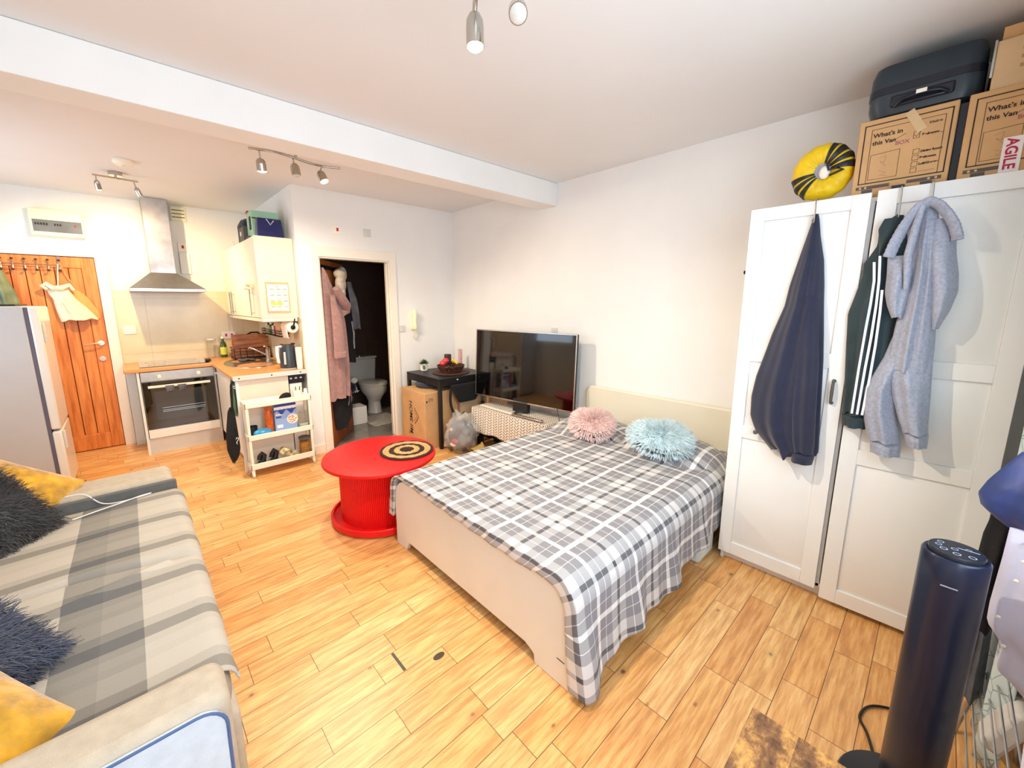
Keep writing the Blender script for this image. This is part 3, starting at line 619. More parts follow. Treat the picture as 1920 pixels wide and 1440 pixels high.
tag(MB().box(-0.62, -1.905, 1.2105, -0.43, -1.835, 1.35).build('snack_box', CARD2, bevel=0.003), 'tan packet at the near end of the wire spice rack', 'packet')
t = thing('olive_oil_bottle', 'green olive oil bottle by the tiled kitchen wall', 'bottle', (-1.62, -2.25, 0.905))
MB().lathe([(0.034, 0.906), (0.036, 0.915), (0.036, 1.04), (0.030, 1.075), (0.013, 1.10), (0.013, 1.135)], -1.62, -2.25, 20).build('bottle_body', OLIVEG, t)
MB().lathe([(0.0365, 0.94), (0.0365, 1.03)], -1.62, -2.25, 20, False).build('paper_label', LIME, t)
MB().lathe([(0.015, 1.13), (0.015, 1.155), (0, 1.155)], -1.62, -2.25, 12).build('cap', PAPER, t)
t = thing('glass_jar', 'tall empty glass jar with pale lid between hob and oil bottle', 'jar', (-1.64, -2.36, 0.905))
MB().lathe([(0.045, 0.906), (0.048, 0.915), (0.046, 1.10), (0.038, 1.12)], -1.64, -2.36, 24).build('jar_body', GLASS, t)
MB().lathe([(0.044, 1.118), (0.044, 1.135), (0, 1.137)], -1.64, -2.36, 24).build('lid', PGREY, t)
t = thing('dish_rack', 'wire dish rack holding brown wooden boards in the worktop corner', 'dish rack', (-1.35, -2.0, 0.905))
rk = MB()
for z in (0.93, 0.965, 1.0, 1.035): rk.tube([(-1.44, -2.21, z), (-1.20, -2.21, z), (-1.20, -1.84, z), (-1.44, -1.84, z), (-1.44, -2.21, z)], 0.003, 6)
for i in range(7): rk.tube([(-1.20, -2.21 + i * 0.0616, 1.035), (-1.20, -2.21 + i * 0.0616, 0.908)], 0.003, 5)
rk.build('wire_frame', BLACKM, t)
MB().box(-1.44, -2.21, 0.905, -1.20, -1.84, 0.925).build('drip_tray', BLACK, t, bevel=0.004)
tag(MB().box(-1.245, -2.20, 0.927, -1.225, -1.845, 1.165).build('chopping_board', DBOARD, bevel=0.004), 'striped brown wooden board standing at the front of the dish rack', 'chopping board')
tag(MB().obox((-1.29, -2.03, 1.06), (0.02, 0.36, 0.26), Matrix.Rotation(-0.10, 3, 'Y')).build('chopping_board', DBOARD, bevel=0.004), 'darker wooden board leaning behind the front board in the dish rack', 'chopping board')
for i, y in enumerate((-2.17, -2.12)):
    MBt = MB().tube([(-1.33, y, 0.93), (-1.34, y + 0.01, 1.16)], 0.008, 8)
    tag(MBt.build('knife', BLACK), ['black-handled knife standing upright at the left end of the dish rack', 'black-handled utensil beside the knife in the dish rack'][i], 'utensil')
MBt = MB().tube([(-1.34, -2.06, 1.17), (-1.345, -2.0, 1.205), (-1.345, -1.93, 1.205), (-1.34, -1.88, 1.16)], 0.010, 8)
tag(MBt.build('pan_handle', BLACK), 'curved black pan handle rising over the wooden boards', 'pan handle')
t = thing('washing_up_bottle', 'clear bottle with green washing-up liquid and red cap by the kettle', 'bottle', (-0.62, -1.85, 0.905))
MB().lathe([(0.030, 0.906), (0.032, 0.915), (0.032, 0.97)], -0.62, -1.86, 20).build('liquid', GRNL, t)
MB().lathe([(0.0325, 0.907), (0.0335, 0.97), (0.030, 1.04), (0.012, 1.08)], -0.62, -1.86, 20).build('bottle_body', GLASS, t)
MB().lathe([(0.014, 1.08), (0.016, 1.11), (0.0, 1.112)], -0.62, -1.86, 14).build('cap', PRINTR, t)
t = thing('soap_bottle', 'clear soap bottle standing left of the green washing-up bottle', 'bottle', (-0.74, -1.86, 0.905))
MB().lathe([(0.026, 0.906), (0.028, 0.915), (0.028, 1.0), (0.010, 1.03)], -0.74, -1.86, 18).build('bottle_body', GLASS, t)
MB().lathe([(0.012, 1.03), (0.012, 1.05), (0, 1.05)], -0.74, -1.86, 12).build('cap', PAPER, t)
t = thing('plastic_cup_stack', 'pale stack of cups behind the kettle against the side wall', 'cups', (-0.03, -1.85, 0.905))
MB().lathe([(0.026, 0.906), (0.030, 1.0), (0.031, 1.12), (0.029, 1.12), (0.025, 1.1)], -0.05, -1.852, 18).build('cup', PAPER, t)

# sockets and switches
def plate(name, lab, x, y, z, w=0.086, h=0.086, ax='x', m=PAPER, rocker=None, double=False, cat='switch'):
    k = thing(name, lab, cat, (x, y, z)); e = 0.009
    if ax == 'x': MB().box(x, y - w / 2, z - h / 2, x + e, y + w / 2, z + h / 2).build('face_plate', m, k, bevel=0.003)
    else: MB().box(x - w / 2, y - e, z - h / 2, x + w / 2, y, z + h / 2).build('face_plate', m, k, bevel=0.003)
    rk_ = rocker or m
    for dy in ((-0.03, 0.03) if double else (0,)):
        if ax == 'x': MB().box(x + e, y + dy - 0.010, z - 0.014, x + e + 0.004, y + dy + 0.010, z + 0.018).build('rocker', rk_, k, bevel=0.001)
        else: MB().box(x + dy - 0.010, y - e - 0.004, z - 0.014, x + dy + 0.010, y - e, z + 0.018).build('rocker', rk_, k, bevel=0.001)
    return k
plate('light_switch', 'white switched outlet plate on beige tiles left of the hood', -1.752, -3.055, 1.262, 0.10, 0.088, m=PAPER)
plate('wall_socket', 'double socket with red rocker switches behind the oil bottle', -1.752, -2.16, 1.16, 0.146, 0.088, rocker=PRINTR, double=True, cat='socket')
plate('isolator_switch', 'isolator switch with two small red lights between hood and vent', -1.76, -2.50, 2.18, 0.086, 0.10, rocker=PRINTR)
plate('isolator_switch', 'white cooker isolator with red rocker above the bathroom door', 0, -1.409, 2.27, 0.086, 0.086, rocker=PRINTR)
plate('light_switch', 'grey blank-looking switch plate above the bathroom door, right of the red one', 0, -1.097, 2.273, 0.080, 0.080, m=PGREY)
plate('light_switch', 'light switch beside the bathroom door at hand height', 0, -0.738, 1.256, 0.075, 0.075, m=PGREY)
plate('wall_socket', 'white plate on the back wall just above the television', 1.665, 0, 1.268, 0.075, 0.08, ax='y', m=PGREY, cat='socket')
# wall trunking + air vent
tag(MB().box(-1.76, -2.545, 1.88, -1.742, -2.45, 2.12).build('cable_trunking', WALL, bevel=0.004), 'white vertical cable trunking right of the hood chimney', 'cable trunking')
v = thing('air_vent', 'cream louvred air vent high beside the hood chimney', 'air vent', (-1.76, -2.50, 2.55))
MB().box(-1.76, -2.575, 2.455, -1.742, -2.435, 2.615).build('vent_frame', FUSEB, v, bevel=0.003)
for i in range(4): MB().obox((-1.738, -2.505, 2.478 + i * 0.038), (0.004, 0.118, 0.034), Matrix.Rotation(0.45, 3, 'Y')).build('louvre', FUSEB, v)
MB().box(-1.7425, -2.562, 2.465, -1.7415, -2.448, 2.605).build('vent_back', PRINTG, v)

# hood
h = thing('cooker_hood', 'stainless steel chimney cooker hood above the hob', 'cooker hood', (-1.5, -2.72, 1.67))
MB().box(-1.757, -2.82, 1.86, -1.50, -2.61, H - 0.002).build('chimney', STEELD, h, bevel=0.002)
MB().loft([[(-1.758, -3.01, 1.70), (-1.28, -3.01, 1.70), (-1.28, -2.39, 1.70), (-1.758, -2.39, 1.70)], [(-1.758, -2.825, 1.87), (-1.495, -2.825, 1.87), (-1.495, -2.605, 1.87), (-1.758, -2.605, 1.87)]]).build('canopy', STEEL, h)
MB().box(-1.758, -3.01, 1.668, -1.28, -2.39, 1.70)  .build('lip', STEELD, h, bevel=0.002)
for i in range(4): MB().cyl((-1.28, -2.53 + i * 0.022, 1.684), (-1.277, -2.53 + i * 0.022, 1.684), 0.006, n=12).build('button', PGREY, h)

# wall cabinets
cbs = thing('wall_cabinet', 'cream gloss wall cabinets with bar handles in the kitchen corner', 'kitchen cabinet', (-0.9, -1.97, 1.41))
MB().box(-1.755, -2.118, 1.41, -0.085, -1.814, 2.15).build('carcass', CREAM, cbs)
MB().box(-0.085, -2.14, 1.408, -0.068, -1.83, 2.152).build('end_panel', CREAM2, cbs, bevel=0.002)
for a, b2, hx in ((-1.75, -1.32, -1.37), (-1.315, -0.74, -1.26), (-0.735, -0.09, -0.33)):
    dd = MB().box(a, -2.138, 1.413, b2, -2.119, 2.148).build('door', CREAM, cbs, bevel=0.002)
    MB().tube([(hx, -2.138, 1.645), (hx, -2.165, 1.645)], 0.004, 6).tube([(hx, -2.138, 1.455), (hx, -2.165, 1.455)], 0.004, 6).tube([(hx, -2.165, 1.675), (hx, -2.165, 1.43)], 0.006, 8).build('handle', CHROME, dd)
MB().box(-1.755, -2.13, 1.375, -0.07, -1.83, 1.408).build('light_pelmet', CREAM, cbs, bevel=0.003)
cal = thing('wall_planner', 'monthly planner sheet with yellow highlights on the wall cabinet end', 'calendar', (-0.06, -1.98, 1.6))
MB().box(-0.068, -2.085, 1.457, -0.064, -1.885, 1.742).build('backing_card', CARD2, cal)
MB().box(-0.064, -2.073, 1.475, -0.0625, -1.895, 1.722).build('sheet', PAPER, cal)
for rr in range(4):
    for cc in range(3):
        yy, zz = -2.05 + cc * 0.056, 1.675 - rr * 0.054
        MB().box(-0.0625, yy, zz, -0.062, yy + 0.034, zz + 0.004).build('month_heading', PRINTG, cal)
        if (rr, cc) in ((2, 0), (2, 1)): MB().box(-0.0625, yy - 0.004, zz - 0.038, -0.0621, yy + 0.044, zz - 0.006).build('highlight', LIME, cal)
        elif rr < 2: MB().add([(-0.062, yy + i * 0.003, zz - 0.015 - 0.01 * (i % 3)) for i in range(12)] + [(-0.062, yy + i * 0.003 + 0.001, zz - 0.018 - 0.01 * (i % 3)) for i in range(12)], [(i, i + 1, i + 13, i + 12) for i in range(11)]).build('scribble', PRINTG, cal)
text_mb('2024', 0.016, (0, 1, 0), (0, 0, 1), (-0.0625, -2.005, 1.698)).build('planner_title', PRINTG, cal)
cl = MB().ell((-0.33, -2.185, 1.70), 0.085, 0.030, 0.022, 16, 8, Matrix.Rotation(0.2, 3, 'Y')).ell((-0.27, -2.18, 1.725), 0.05, 0.025, 0.016, 12, 8)
tag(cl.build('white_cloth', CANVAS), 'crumpled white cloth tucked on the wall cabinet handle', 'cloth')

# on top of the wall cabinets
t = thing('navy_gift_bag', 'glossy navy bag in front of the mint box on the wall cabinets', 'bag', (-0.2, -1.95, 2.153))
MB().loft([[(-0.15, -2.085, 2.153), (-0.15, -1.86, 2.153), (-0.27, -1.86, 2.153), (-0.27, -2.085, 2.153)], [(-0.17, -2.07, 2.33), (-0.17, -1.87, 2.33), (-0.23, -1.87, 2.33), (-0.23, -2.07, 2.33)]]).build('bag_body', NAVYG, t, bevel=0.008)
MB().tube([(-0.158, -2.0, 2.32), (-0.15, -1.97, 2.27), (-0.155, -1.94, 2.31)], 0.004, 6).build('bag_ribbon', PGREY, t)
t = thing('mint_box', 'mint green box standing behind the navy bag on the wall cabinets', 'box', (-0.38, -1.93, 2.153))
MB().box(-0.50, -2.09, 2.153, -0.29, -1.86, 2.41).build('box_body', MINT, t, bevel=0.004)
MB().box(-0.29, -2.088, 2.335, -0.2885, -1.862, 2.345).build('lid_slot', PRINT, t)
MB().box(-0.40, -2.0915, 2.24, -0.33, -2.09, 2.36).build('side_panel_print', PRINT, t)
MB().box(-0.50, -2.092, 2.40, -0.44, -2.07, 2.425).build('corner_tag', PRINTR, t)
t = thing('photo_box', 'small grey box with white square near the front of the wall cabinets', 'box', (-0.65, -2.08, 2.153))
MB().box(-0.72, -2.125, 2.153, -0.52, -2.02, 2.29).build('box_body', GREYB, t, bevel=0.003)
MB().box(-0.66, -2.1265, 2.21, -0.62, -2.125, 2.25).build('print_square', PAPER, t)
t = thing('ankle_boot', 'dark navy boot standing on the wall cabinets with sole up', 'boot', (-0.95, -2.0, 2.153))
MB().tube([(-0.98, -2.03, 2.155), (-0.98, -2.03, 2.28), (-0.96, -2.03, 2.34), (-0.86, -2.03, 2.37)], [0.055, 0.055, 0.06, 0.05], 14).ell((-0.80, -2.03, 2.36), 0.10, 0.055, 0.05, 18, 10).build('boot_upper', NAVY, t)
MB().tube([(-1.03, -2.03, 2.36), (-0.96, -2.03, 2.40), (-0.85, -2.03, 2.42), (-0.72, -2.03, 2.39)], [0.04, 0.05, 0.05, 0.03], 12, flat=0.3).build('sole', PAPER, t)
t = MB()
for i in range(4): t.ell((-0.43 + 0.03 * i, -2.11, 2.168), 0.016, 0.012, 0.014, 10, 8)
tag(t.build('wire_ornament', GREYB), 'small dark coiled ornament on the wall cabinet edge', 'ornament')
t = MB().tube([(-1.20, -2.10, 2.158), (-1.20, -2.10, 2.20), (-1.22, -2.10, 2.215), (-1.24, -2.10, 2.20), (-1.22, -2.10, 2.185)], 0.006, 6)
tag(t.build('white_cable_clip', PGREY), 'small white curled cable at the far end of the wall cabinets', 'cable')

# towel, black tote and trolley at the peninsula end
t = MB(); garment(t, [(0.885, -0.22, -0.10), (0.70, -0.225, -0.09), (0.52, -0.22, -0.095)], lambda a, q, z: (a, -2.412 - q, z), 0.022, 2.0, 0.006, 16, 30, 1)
tag(t.build('hand_towel', TOWELG), 'green hand towel hanging from the worktop front edge', 'towel')
t = thing('black_tote_bag', 'black cloth bag with white squiggle hanging at the worktop corner', 'bag', (0.06, -2.48, 0.13))
b = MB(); garment(b, [(0.64, -2.484, -2.456), (0.61, -2.502, -2.450), (0.50, -2.52, -2.446), (0.378, -2.538, -2.442), (0.254, -2.540, -2.438), (0.18, -2.525, -2.455), (0.131, -2.512, -2.498)], lambda a, q, z: (0.035 + q, a, z), 0.07, 1.5, 0.008, 26, 40, 1); b.build('bag_body', BLACKF, t)
MB().tube([(0.055, -2.44, 0.87), (0.07, -2.458, 0.84), (0.07, -2.47, 0.63)], 0.010, 8).build('strap', BLACKF, t)
MB().tube([(0.112, -2.475, 0.36), (0.113, -2.468, 0.375), (0.113, -2.455, 0.37), (0.113, -2.46, 0.35), (0.112, -2.473, 0.335), (0.112, -2.47, 0.315)], 0.003, 6).build('squiggle_print', STRIPE, t)

tr = thing('storage_trolley', 'slim cream plastic trolley with three trays on small wheels', 'trolley', (0.15, -2.13, 0))
X0, X1, Y0, Y1 = 0.062, 0.225, -2.405, -1.855
for z, hh in ((0.075, 0.055), (0.345, 0.05), (0.64, 0.05)):
    tb = MB().box(X0, Y0, z, X1, Y1, z + 0.008)
    for (a, b_, c_, d_) in ((X0, Y0, X1, Y0 + 0.012), (X0, Y1 - 0.012, X1, Y1), (X0, Y0, X0 + 0.008, Y1), (X1 - 0.010, Y0, X1, Y1)): tb.box(a, b_, z, c_, d_, z + hh)
    tb.build('tray', WHITEP, tr, bevel=0.004)
for x in (X0 + 0.015, X1 - 0.015):
    for y in (Y0 + 0.018, Y1 - 0.018):
        MB().box(x - 0.011, y - 0.011, 0.06, x + 0.011, y + 0.011, 0.66).build('post', WHITEP, tr, bevel=0.004)
        wheel = MB().cyl((x, y - 0.009, 0.021), (x, y + 0.009, 0.021), 0.021, n=20).build('wheel', PGREY, tr)
        MB().box(x - 0.010, y - 0.012, 0.03, x + 0.010, y + 0.012, 0.075).build('wheel_fork', WHITEP, wheel, bevel=0.002)
# goods on the trolley
c = thing('cereal_box', 'pale blue cereal box with bowl picture on the middle trolley shelf', 'cereal box', (0.15, -2.07, 0.354))
MB().box(0.10, -2.165, 0.354, 0.155, -1.978, 0.628).build('carton', CERE, c, bevel=0.002)
MB().box(0.155, -2.165, 0.60, 0.1555, -1.978, 0.628).build('top_band', DKBLUE, c)
wv = MB().add([(0.1556, -2.165 + 0.187 * i / 16, 0.60) for i in range(17)] + [(0.1556, -2.165 + 0.187 * i / 16, 0.565 + 0.016 * abs(math.sin(i * 1.1)) - 0.03 * math.sin(PI * i / 16) * 0) for i in range(17)], [(i, i + 1, i + 18, i + 17) for i in range(16)]); wv.build('wave_band', PAPER, c)
wv = MB().add([(0.1558, -2.165 + 0.187 * i / 16, 0.572) for i in range(17)] + [(0.1558, -2.165 + 0.187 * i / 16, 0.545 + 0.02 * math.sin(i * 0.9)) for i in range(17)], [(i, i + 1, i + 18, i + 17) for i in range(16)]); wv.build('wave_print', DKBLUE, c)
MB().cyl((0.155, -2.015, 0.47), (0.1562, -2.015, 0.47), 0.048, n=30).build('bowl_print', PAPER, c)
rr = random.Random(3); pm = MB()
for i in range(24):
    a, q = rr.uniform(0, 6.28), 0.038 * math.sqrt(rr.random()); pm.ell((0.1566, -2.015 + q * math.cos(a), 0.47 + q * math.sin(a)), 0.0006, 0.006, 0.006, 8, 6)
pm.build('flake_print', PINE, c)
MB().box(0.155, -2.15, 0.40, 0.1558, -2.10, 0.43).build('info_panel_print', PAPER, c)
for z, q in ((0.52, 0.06), (0.495, 0.045)): MB().box(0.155, -2.155, z, 0.1558, -2.155 + q, z + 0.014).build('title_bar_print', PAPER if z > 0.51 else DKBLUE, c)
c = thing('sauce_jar', 'tall orange jar beside the cereal box on the trolley', 'jar', (0.15, -2.215, 0.354))
MB().lathe([(0.032, 0.354), (0.034, 0.36), (0.034, 0.57), (0.028, 0.585)], 0.14, -2.21, 20).build('jar_body', ORANGE, c)
MB().lathe([(0.030, 0.585), (0.030, 0.612), (0, 0.613)], 0.14, -2.21, 20).build('lid', ORANGE, c)
c = MB().ell((0.16, -2.27, 0.392), 0.05, 0.078, 0.036, 20, 10)
tag(c.build('blue_packet', BLUEP), 'shiny blue and white packet lying on the left of the middle trolley shelf', 'packet')
c = thing('black_bowl', 'small black tub behind the blue packet on the trolley', 'tub', (0.10, -2.33, 0.354))
MB().lathe([(0.030, 0.356), (0.036, 0.45), (0.034, 0.45), (0.028, 0.36)], 0.105, -2.335, 18).build('tub_body', BLACK, c)
c = thing('glass_storage_jar', 'clear storage jar with white contents at the right of the middle trolley shelf', 'jar', (0.15, -1.925, 0.354))
MB().lathe([(0.042, 0.355), (0.045, 0.362), (0.045, 0.47), (0.034, 0.50), (0.036, 0.51)], 0.15, -1.92, 24).build('jar_body', GLASS, c)
MB().lathe([(0.041, 0.357), (0.041, 0.40), (0, 0.402)], 0.15, -1.92, 20).build('contents', PAPER, c)
MB().lathe([(0.038, 0.51), (0.038, 0.53), (0, 0.533)], 0.15, -1.92, 20).build('lid', GLASS, c)
c = thing('pasta_jar', 'tall jar of dry pasta on the bottom trolley tray', 'jar', (0.15, -1.925, 0.084))
MB().lathe([(0.047, 0.085), (0.047, 0.225), (0, 0.228)], 0.15, -1.925, 24).build('pasta', PASTA, c)
MB().lathe([(0.050, 0.084), (0.051, 0.09), (0.051, 0.255), (0.046, 0.265)], 0.15, -1.925, 24).build('jar_body', GLASS, c)
MB().lathe([(0.053, 0.252), (0.053, 0.27), (0, 0.272)], 0.15, -1.925, 24).build('lid', GREYB, c)
for i, (y, lab) in enumerate(((-2.30, 'black shoe at the left end of the bottom trolley tray'), (-2.20, 'black shoe beside the snack bag on the bottom trolley tray'))):
    c = thing('black_shoe', lab, 'shoe', (0.15, y, 0.084), 0, 'shoes on the trolley')
    MB().tube([(0.15, y - 0.03, 0.105), (0.15, y + 0.01, 0.12), (0.15, y + 0.02, 0.17 + 0.01 * i), (0.15, y + 0.005, 0.195 + 0.01 * i), (0.15, y - 0.018, 0.17), (0.15, y - 0.026, 0.14)], [0.018, 0.024, 0.022, 0.018, 0.018, 0.016], 12).build('upper', BLACK, c)
    MB().box(0.115, y - 0.05, 0.084, 0.185, y + 0.05, 0.10).build('sole', GREYB, c, bevel=0.006)
c = MB().obox((0.155, -2.075, 0.145), (0.06, 0.17, 0.07), Matrix.Rotation(-0.55, 3, 'X'))
tag(c.build('snack_bag', M('snack_bag_print', (220, 196, 150), 0.4, var=0.5, scale=26), bevel=0.02), 'patterned snack bag leaning on the shoes in the bottom trolley tray', 'packet')
c = thing('white_cup', 'white cup with utensils on the top trolley tray', 'cup', (0.15, -1.94, 0.648))
MB().lathe([(0.036, 0.649), (0.040, 0.74), (0.037, 0.74), (0.033, 0.655)], 0.15, -1.955, 20).build('cup_body', PAPER, c)
for q in (-0.01, 0.015): MB().tube([(0.15, -1.955 + q, 0.66), (0.155, -1.95 + q * 1.5, 0.77)], 0.004, 6).build('utensil', BLACK, c)
tag(MB().lathe([(0.017, 0.649), (0.017, 0.73), (0.012, 0.745), (0, 0.746)], 0.17, -1.885, 14).build('small_bottle', WHITE), 'small white bottle at the right end of the top trolley tray', 'bottle')
tag(MB().ell((0.15, -2.06, 0.685), 0.035, 0.055, 0.038, 16, 10, Matrix.Rotation(0.4, 3, 'X')).build('black_pouch', BLACKF), 'black pouch poking up from the top trolley tray', 'pouch')

# fridge
f = thing('fridge_freezer', 'white fridge freezer with grey side standing behind the sofa', 'fridge', (-0.72, -3.88, 0))
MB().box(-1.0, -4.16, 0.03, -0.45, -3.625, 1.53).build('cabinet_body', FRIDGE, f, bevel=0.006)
MB().box(-0.995, -3.63, 0.04, -0.455, -3.605, 1.52).build('gasket', GASK, f)
for z0, z1 in ((0.05, 0.545), (0.56, 1.528)):
    dd = MB().box(-1.0, -3.605, z0, -0.45, -3.55, z1).build('door', FRIDGEW, f, bevel=0.014, seg=3)
    zc = z0 + 0.40 if z0 < 0.1 else z0 + 0.75
    MB().box(-0.50, -3.55, zc - 0.06, -0.475, -3.535, zc + 0.09).build('handle', PGREY, dd, bevel=0.004)
MB().box(-1.0, -4.16, 0.0, -0.98, -3.64, 0.03).build('foot', BLACK, f); MB().box(-0.47, -4.16, 0.0, -0.45, -3.64, 0.03).build('foot', BLACK, f)
tag(MB().box(-0.98, -4.15, 1.531, -0.47, -3.66, 1.545).build('fridge_top_tray', BLACK, bevel=0.004), 'thin black tray lying on top of the fridge', 'tray')

# smoke alarm + far two-lamp track + three-lamp bar + near curved fixture
t = thing('smoke_alarm', 'round white smoke alarm on the kitchen ceiling', 'smoke alarm', (-0.19, -2.94, 2.6))
MB().lathe([(0.062, 2.629), (0.062, 2.612), (0.055, 2.600), (0.035, 2.592), (0.0, 2.590)], -0.19, -2.94, 36).build('alarm_body', WHITEP, t)
MB().lathe([(0.012, 2.592), (0.012, 2.585), (0, 2.585)], -0.19, -2.94, 14).build('test_button', PGREY, t)
def spot(parent, p, d, r=0.028, L=0.085, lit=False, arm=None, power=0, ang=100, col=(1.0, 0.84, 0.62)):
    p = Vector(p); d = Vector(d).normalized()
    hd = MB().lathe_dir([(0.0, -0.005), (r * 0.6, 0.0), (r * 0.92, L * 0.18), (r, L * 0.4), (r, L), (r * 0.93, L), (r * 0.9, L * 0.9)], p, d, 24, False).build('spot_head', CHROME, parent)
    MB().lathe_dir([(r * 0.92, L * 0.93), (r * 0.90, L * 1.02), (r * 0.6, L * 1.10), (0.0, L * 1.13)], p, d, 20, False).build('bulb', BULB if lit else BULBOFF, hd)
    if arm: MB().tube(arm, 0.005, 8).build('arm', CHROME, parent)
    if power:
        l = bpy.data.lights.new('spot_bulb_light', 'SPOT'); l.energy = power; l.color = col; l.spot_size = math.radians(ang); l.spot_blend = 0.6; l.shadow_soft_size = 0.02
        lo = bpy.data.objects.new('spot_bulb_light', l); COL.objects.link(lo); lo.location = p + d * (L * 1.35); lo.rotation_euler = d.to_track_quat('-Z', 'Y').to_euler()
f = thing('twin_spotlight_bar', 'two-lamp chrome spotlight bar near the cooker hood', 'spotlight bar', (-0.62, -3.0, 2.6))
MB().lathe([(0.045, 2.629), (0.045, 2.60), (0.0, 2.598)], -0.62, -2.99, 28).build('ceiling_rose', CHROME, f)
MB().tube([(-0.60, -3.13, 2.582), (-0.63, -2.85, 2.582)], 0.007, 8).cyl((-0.615, -2.99, 2.60), (-0.615, -2.99, 2.58), 0.008).build('bar', CHROME, f)
spot(f, (-0.60, -3.11, 2.54), (-0.55, 0.12, -1), 0.020, 0.07, True, [(-0.605, -3.11, 2.58), (-0.60, -3.11, 2.54)], 62, 150, (1.0, 0.72, 0.38))
spot(f, (-0.62, -2.87, 2.53), (-0.25, 0.35, -1), 0.020, 0.07, False, [(-0.625, -2.88, 2.58), (-0.62, -2.87, 2.53)])
f = thing('triple_spotlight_bar', 'three-lamp chrome spotlight bar behind the ceiling beam', 'spotlight bar', (1.03, -2.07, 2.6))
MB().lathe([(0.05, 2.629), (0.05, 2.60), (0.0, 2.598)], 1.0, -2.05, 28).cyl((1.0, -2.05, 2.60), (1.0, -2.05, 2.56), 0.009).build('ceiling_rose', CHROME, f)
bp = [(1.0 + 0.04 * math.sin(2 * PI * t_ / 12), -2.34 + 0.60 * t_ / 12, 2.55) for t_ in range(13)]
MB().tube(bp, 0.008, 8).build('bar', CHROME, f)
spot(f, (1.0, -2.275, 2.50), (-0.25, 0.12, -1), 0.030, 0.075, True, [(1.01, -2.28, 2.548), (1.0, -2.275, 2.50)], 45, 150)
spot(f, (1.02, -2.07, 2.505), (0.05, 0.1, -1), 0.030, 0.075, False, [(1.0, -2.07, 2.548), (1.02, -2.07, 2.50)])
spot(f, (1.02, -1.90, 2.49), (0.35, 0.30, -1), 0.030, 0.075, True, [(0.97, -1.86, 2.548), (1.02, -1.90, 2.49)], 45, 150)
f = thing('curved_spotlight_fixture', 'chrome spotlight fixture with curved arms at the top of the photo', 'spotlight fixture', (3.05, -2.2, 2.6))
MB().lathe([(0.055, 2.629), (0.055, 2.60), (0.0, 2.596)], 3.30, -2.24, 28).cyl((3.30, -2.24, 2.60), (3.30, -2.24, 2.55), 0.010).build('ceiling_rose', CHROME, f)
MB().stube([(3.30, -2.24, 2.55), (3.22, -2.20, 2.555), (3.15, -2.15, 2.545), (3.10, -2.12, 2.505), (3.075, -2.105, 2.475)], 0.008, 10).build('curved_arm', CHROME, f); MB().stube([(3.30, -2.24, 2.55), (3.31, -2.16, 2.55), (3.25, -2.06, 2.53), (3.188, -2.022, 2.475)], 0.008, 10).build('curved_arm', CHROME, f)
spot(f, (3.068, -2.10, 2.475), (0.02, 0.0, -1), 0.029, 0.095, True, None, 55, 168)
spot(f, (3.188, -2.022, 2.470), (0.56, -0.52, -0.64), 0.029, 0.095, False)
# ---------------------------------------------------------------- bathroom
struct(MB().box(-1.758, -1.70, 0, -1.75, 0.0, H).build('wall_bathroom_far', BWALLT))
struct(MB().box(-1.75, -0.008, 0, -0.1, 0.0, H).build('wall_bathroom_right', BWALLT))
struct(MB().box(-1.76, -1.71, 0, -0.1, -1.702, H).build('wall_bathroom_left', BWALLT))
hx, hy = -0.05, -1.60; ldir = math.atan2(0.648, -0.761)
door2 = bpy.data.objects.new('door_2', None); COL.objects.link(door2); door2.location = (hx, hy, 0); door2.rotation_euler = (0, 0, ldir); struct(door2)
def LD(s, d, z): return (s, -d, z)                    # local: s along the leaf, d towards the room
MB().box(0.0, 0.0, 0.01, 0.70, 0.036, 1.985).build('door_leaf', BATHWOOD, door2, local=True, bevel=0.002)
MB().cyl((0.65, 0.0, 1.0), (0.65, -0.045, 1.0), 0.009).tube([(0.65, -0.045, 1.0), (0.55, -0.05, 1.0)], 0.009).build('door_handle', DOORH, door2, local=True)
MB().box(0.02, -0.014, 1.89, 0.62, 0.0, 1.93).build('hook_rail', BLACKM, door2, local=True)
def onleaf(name, lab, cat): return thing(name, lab, cat, (hx, hy, 0), ldir)
rb = onleaf('bath_robe', 'dusty pink towelling bathrobe hanging on the open bathroom door', 'bathrobe')
ROBE = [(1.90, -0.03, 0.0), (1.86, -0.04, 0.04), (1.748, -0.05, 0.16), (1.619, -0.05, 0.32), (1.534, -0.05, 0.40), (1.462, -0.05, 0.405), (1.245, -0.05, 0.46), (0.948, -0.05, 0.49), (0.646, -0.05, 0.475), (0.53, -0.05, 0.43)]
ROBE = [(z, max(a, 0.0) if False else a + 0.05, b + 0.04) for z, a, b in ROBE]
b = MB(); garment(b, ROBE, lambda s, d, z: LD(s, d + 0.016, z), 0.10, 3.5, 0.020, 40, 60, 2, 0.012); b.build('robe_body', PINKR, rb, local=True)
b = MB(); garment(b, [(1.63, 0.0, 0.11), (1.534, 0.0, 0.12), (1.39, 0.0, 0.165), (1.098, 0.0, 0.225), (0.987, 0.0, 0.235)], lambda s, d, z: LD(s, d + 0.09, z), 0.07, 1.0, 0.006, 24, 36, 1); b.build('sleeve', PINKR, rb, local=True)
b = MB(); garment(b, [(1.075, 0.0, 0.235), (1.06, -0.005, 0.242), (0.985, -0.005, 0.245)], lambda s, d, z: LD(s, d + 0.088, z), 0.08, 1.0, 0.003, 8, 36, 1, 0.003); b.build('cuff', PINKR, rb, local=True)
b = MB().tube([LD(0.10, 0.12, 1.70), LD(0.19, 0.135, 1.60), LD(0.30, 0.135, 1.52), LD(0.33, 0.12, 1.46), LD(0.26, 0.12, 1.44)], [0.035, 0.05, 0.06, 0.05, 0.03], 14); b.build('hood', PINKR, rb, local=True)
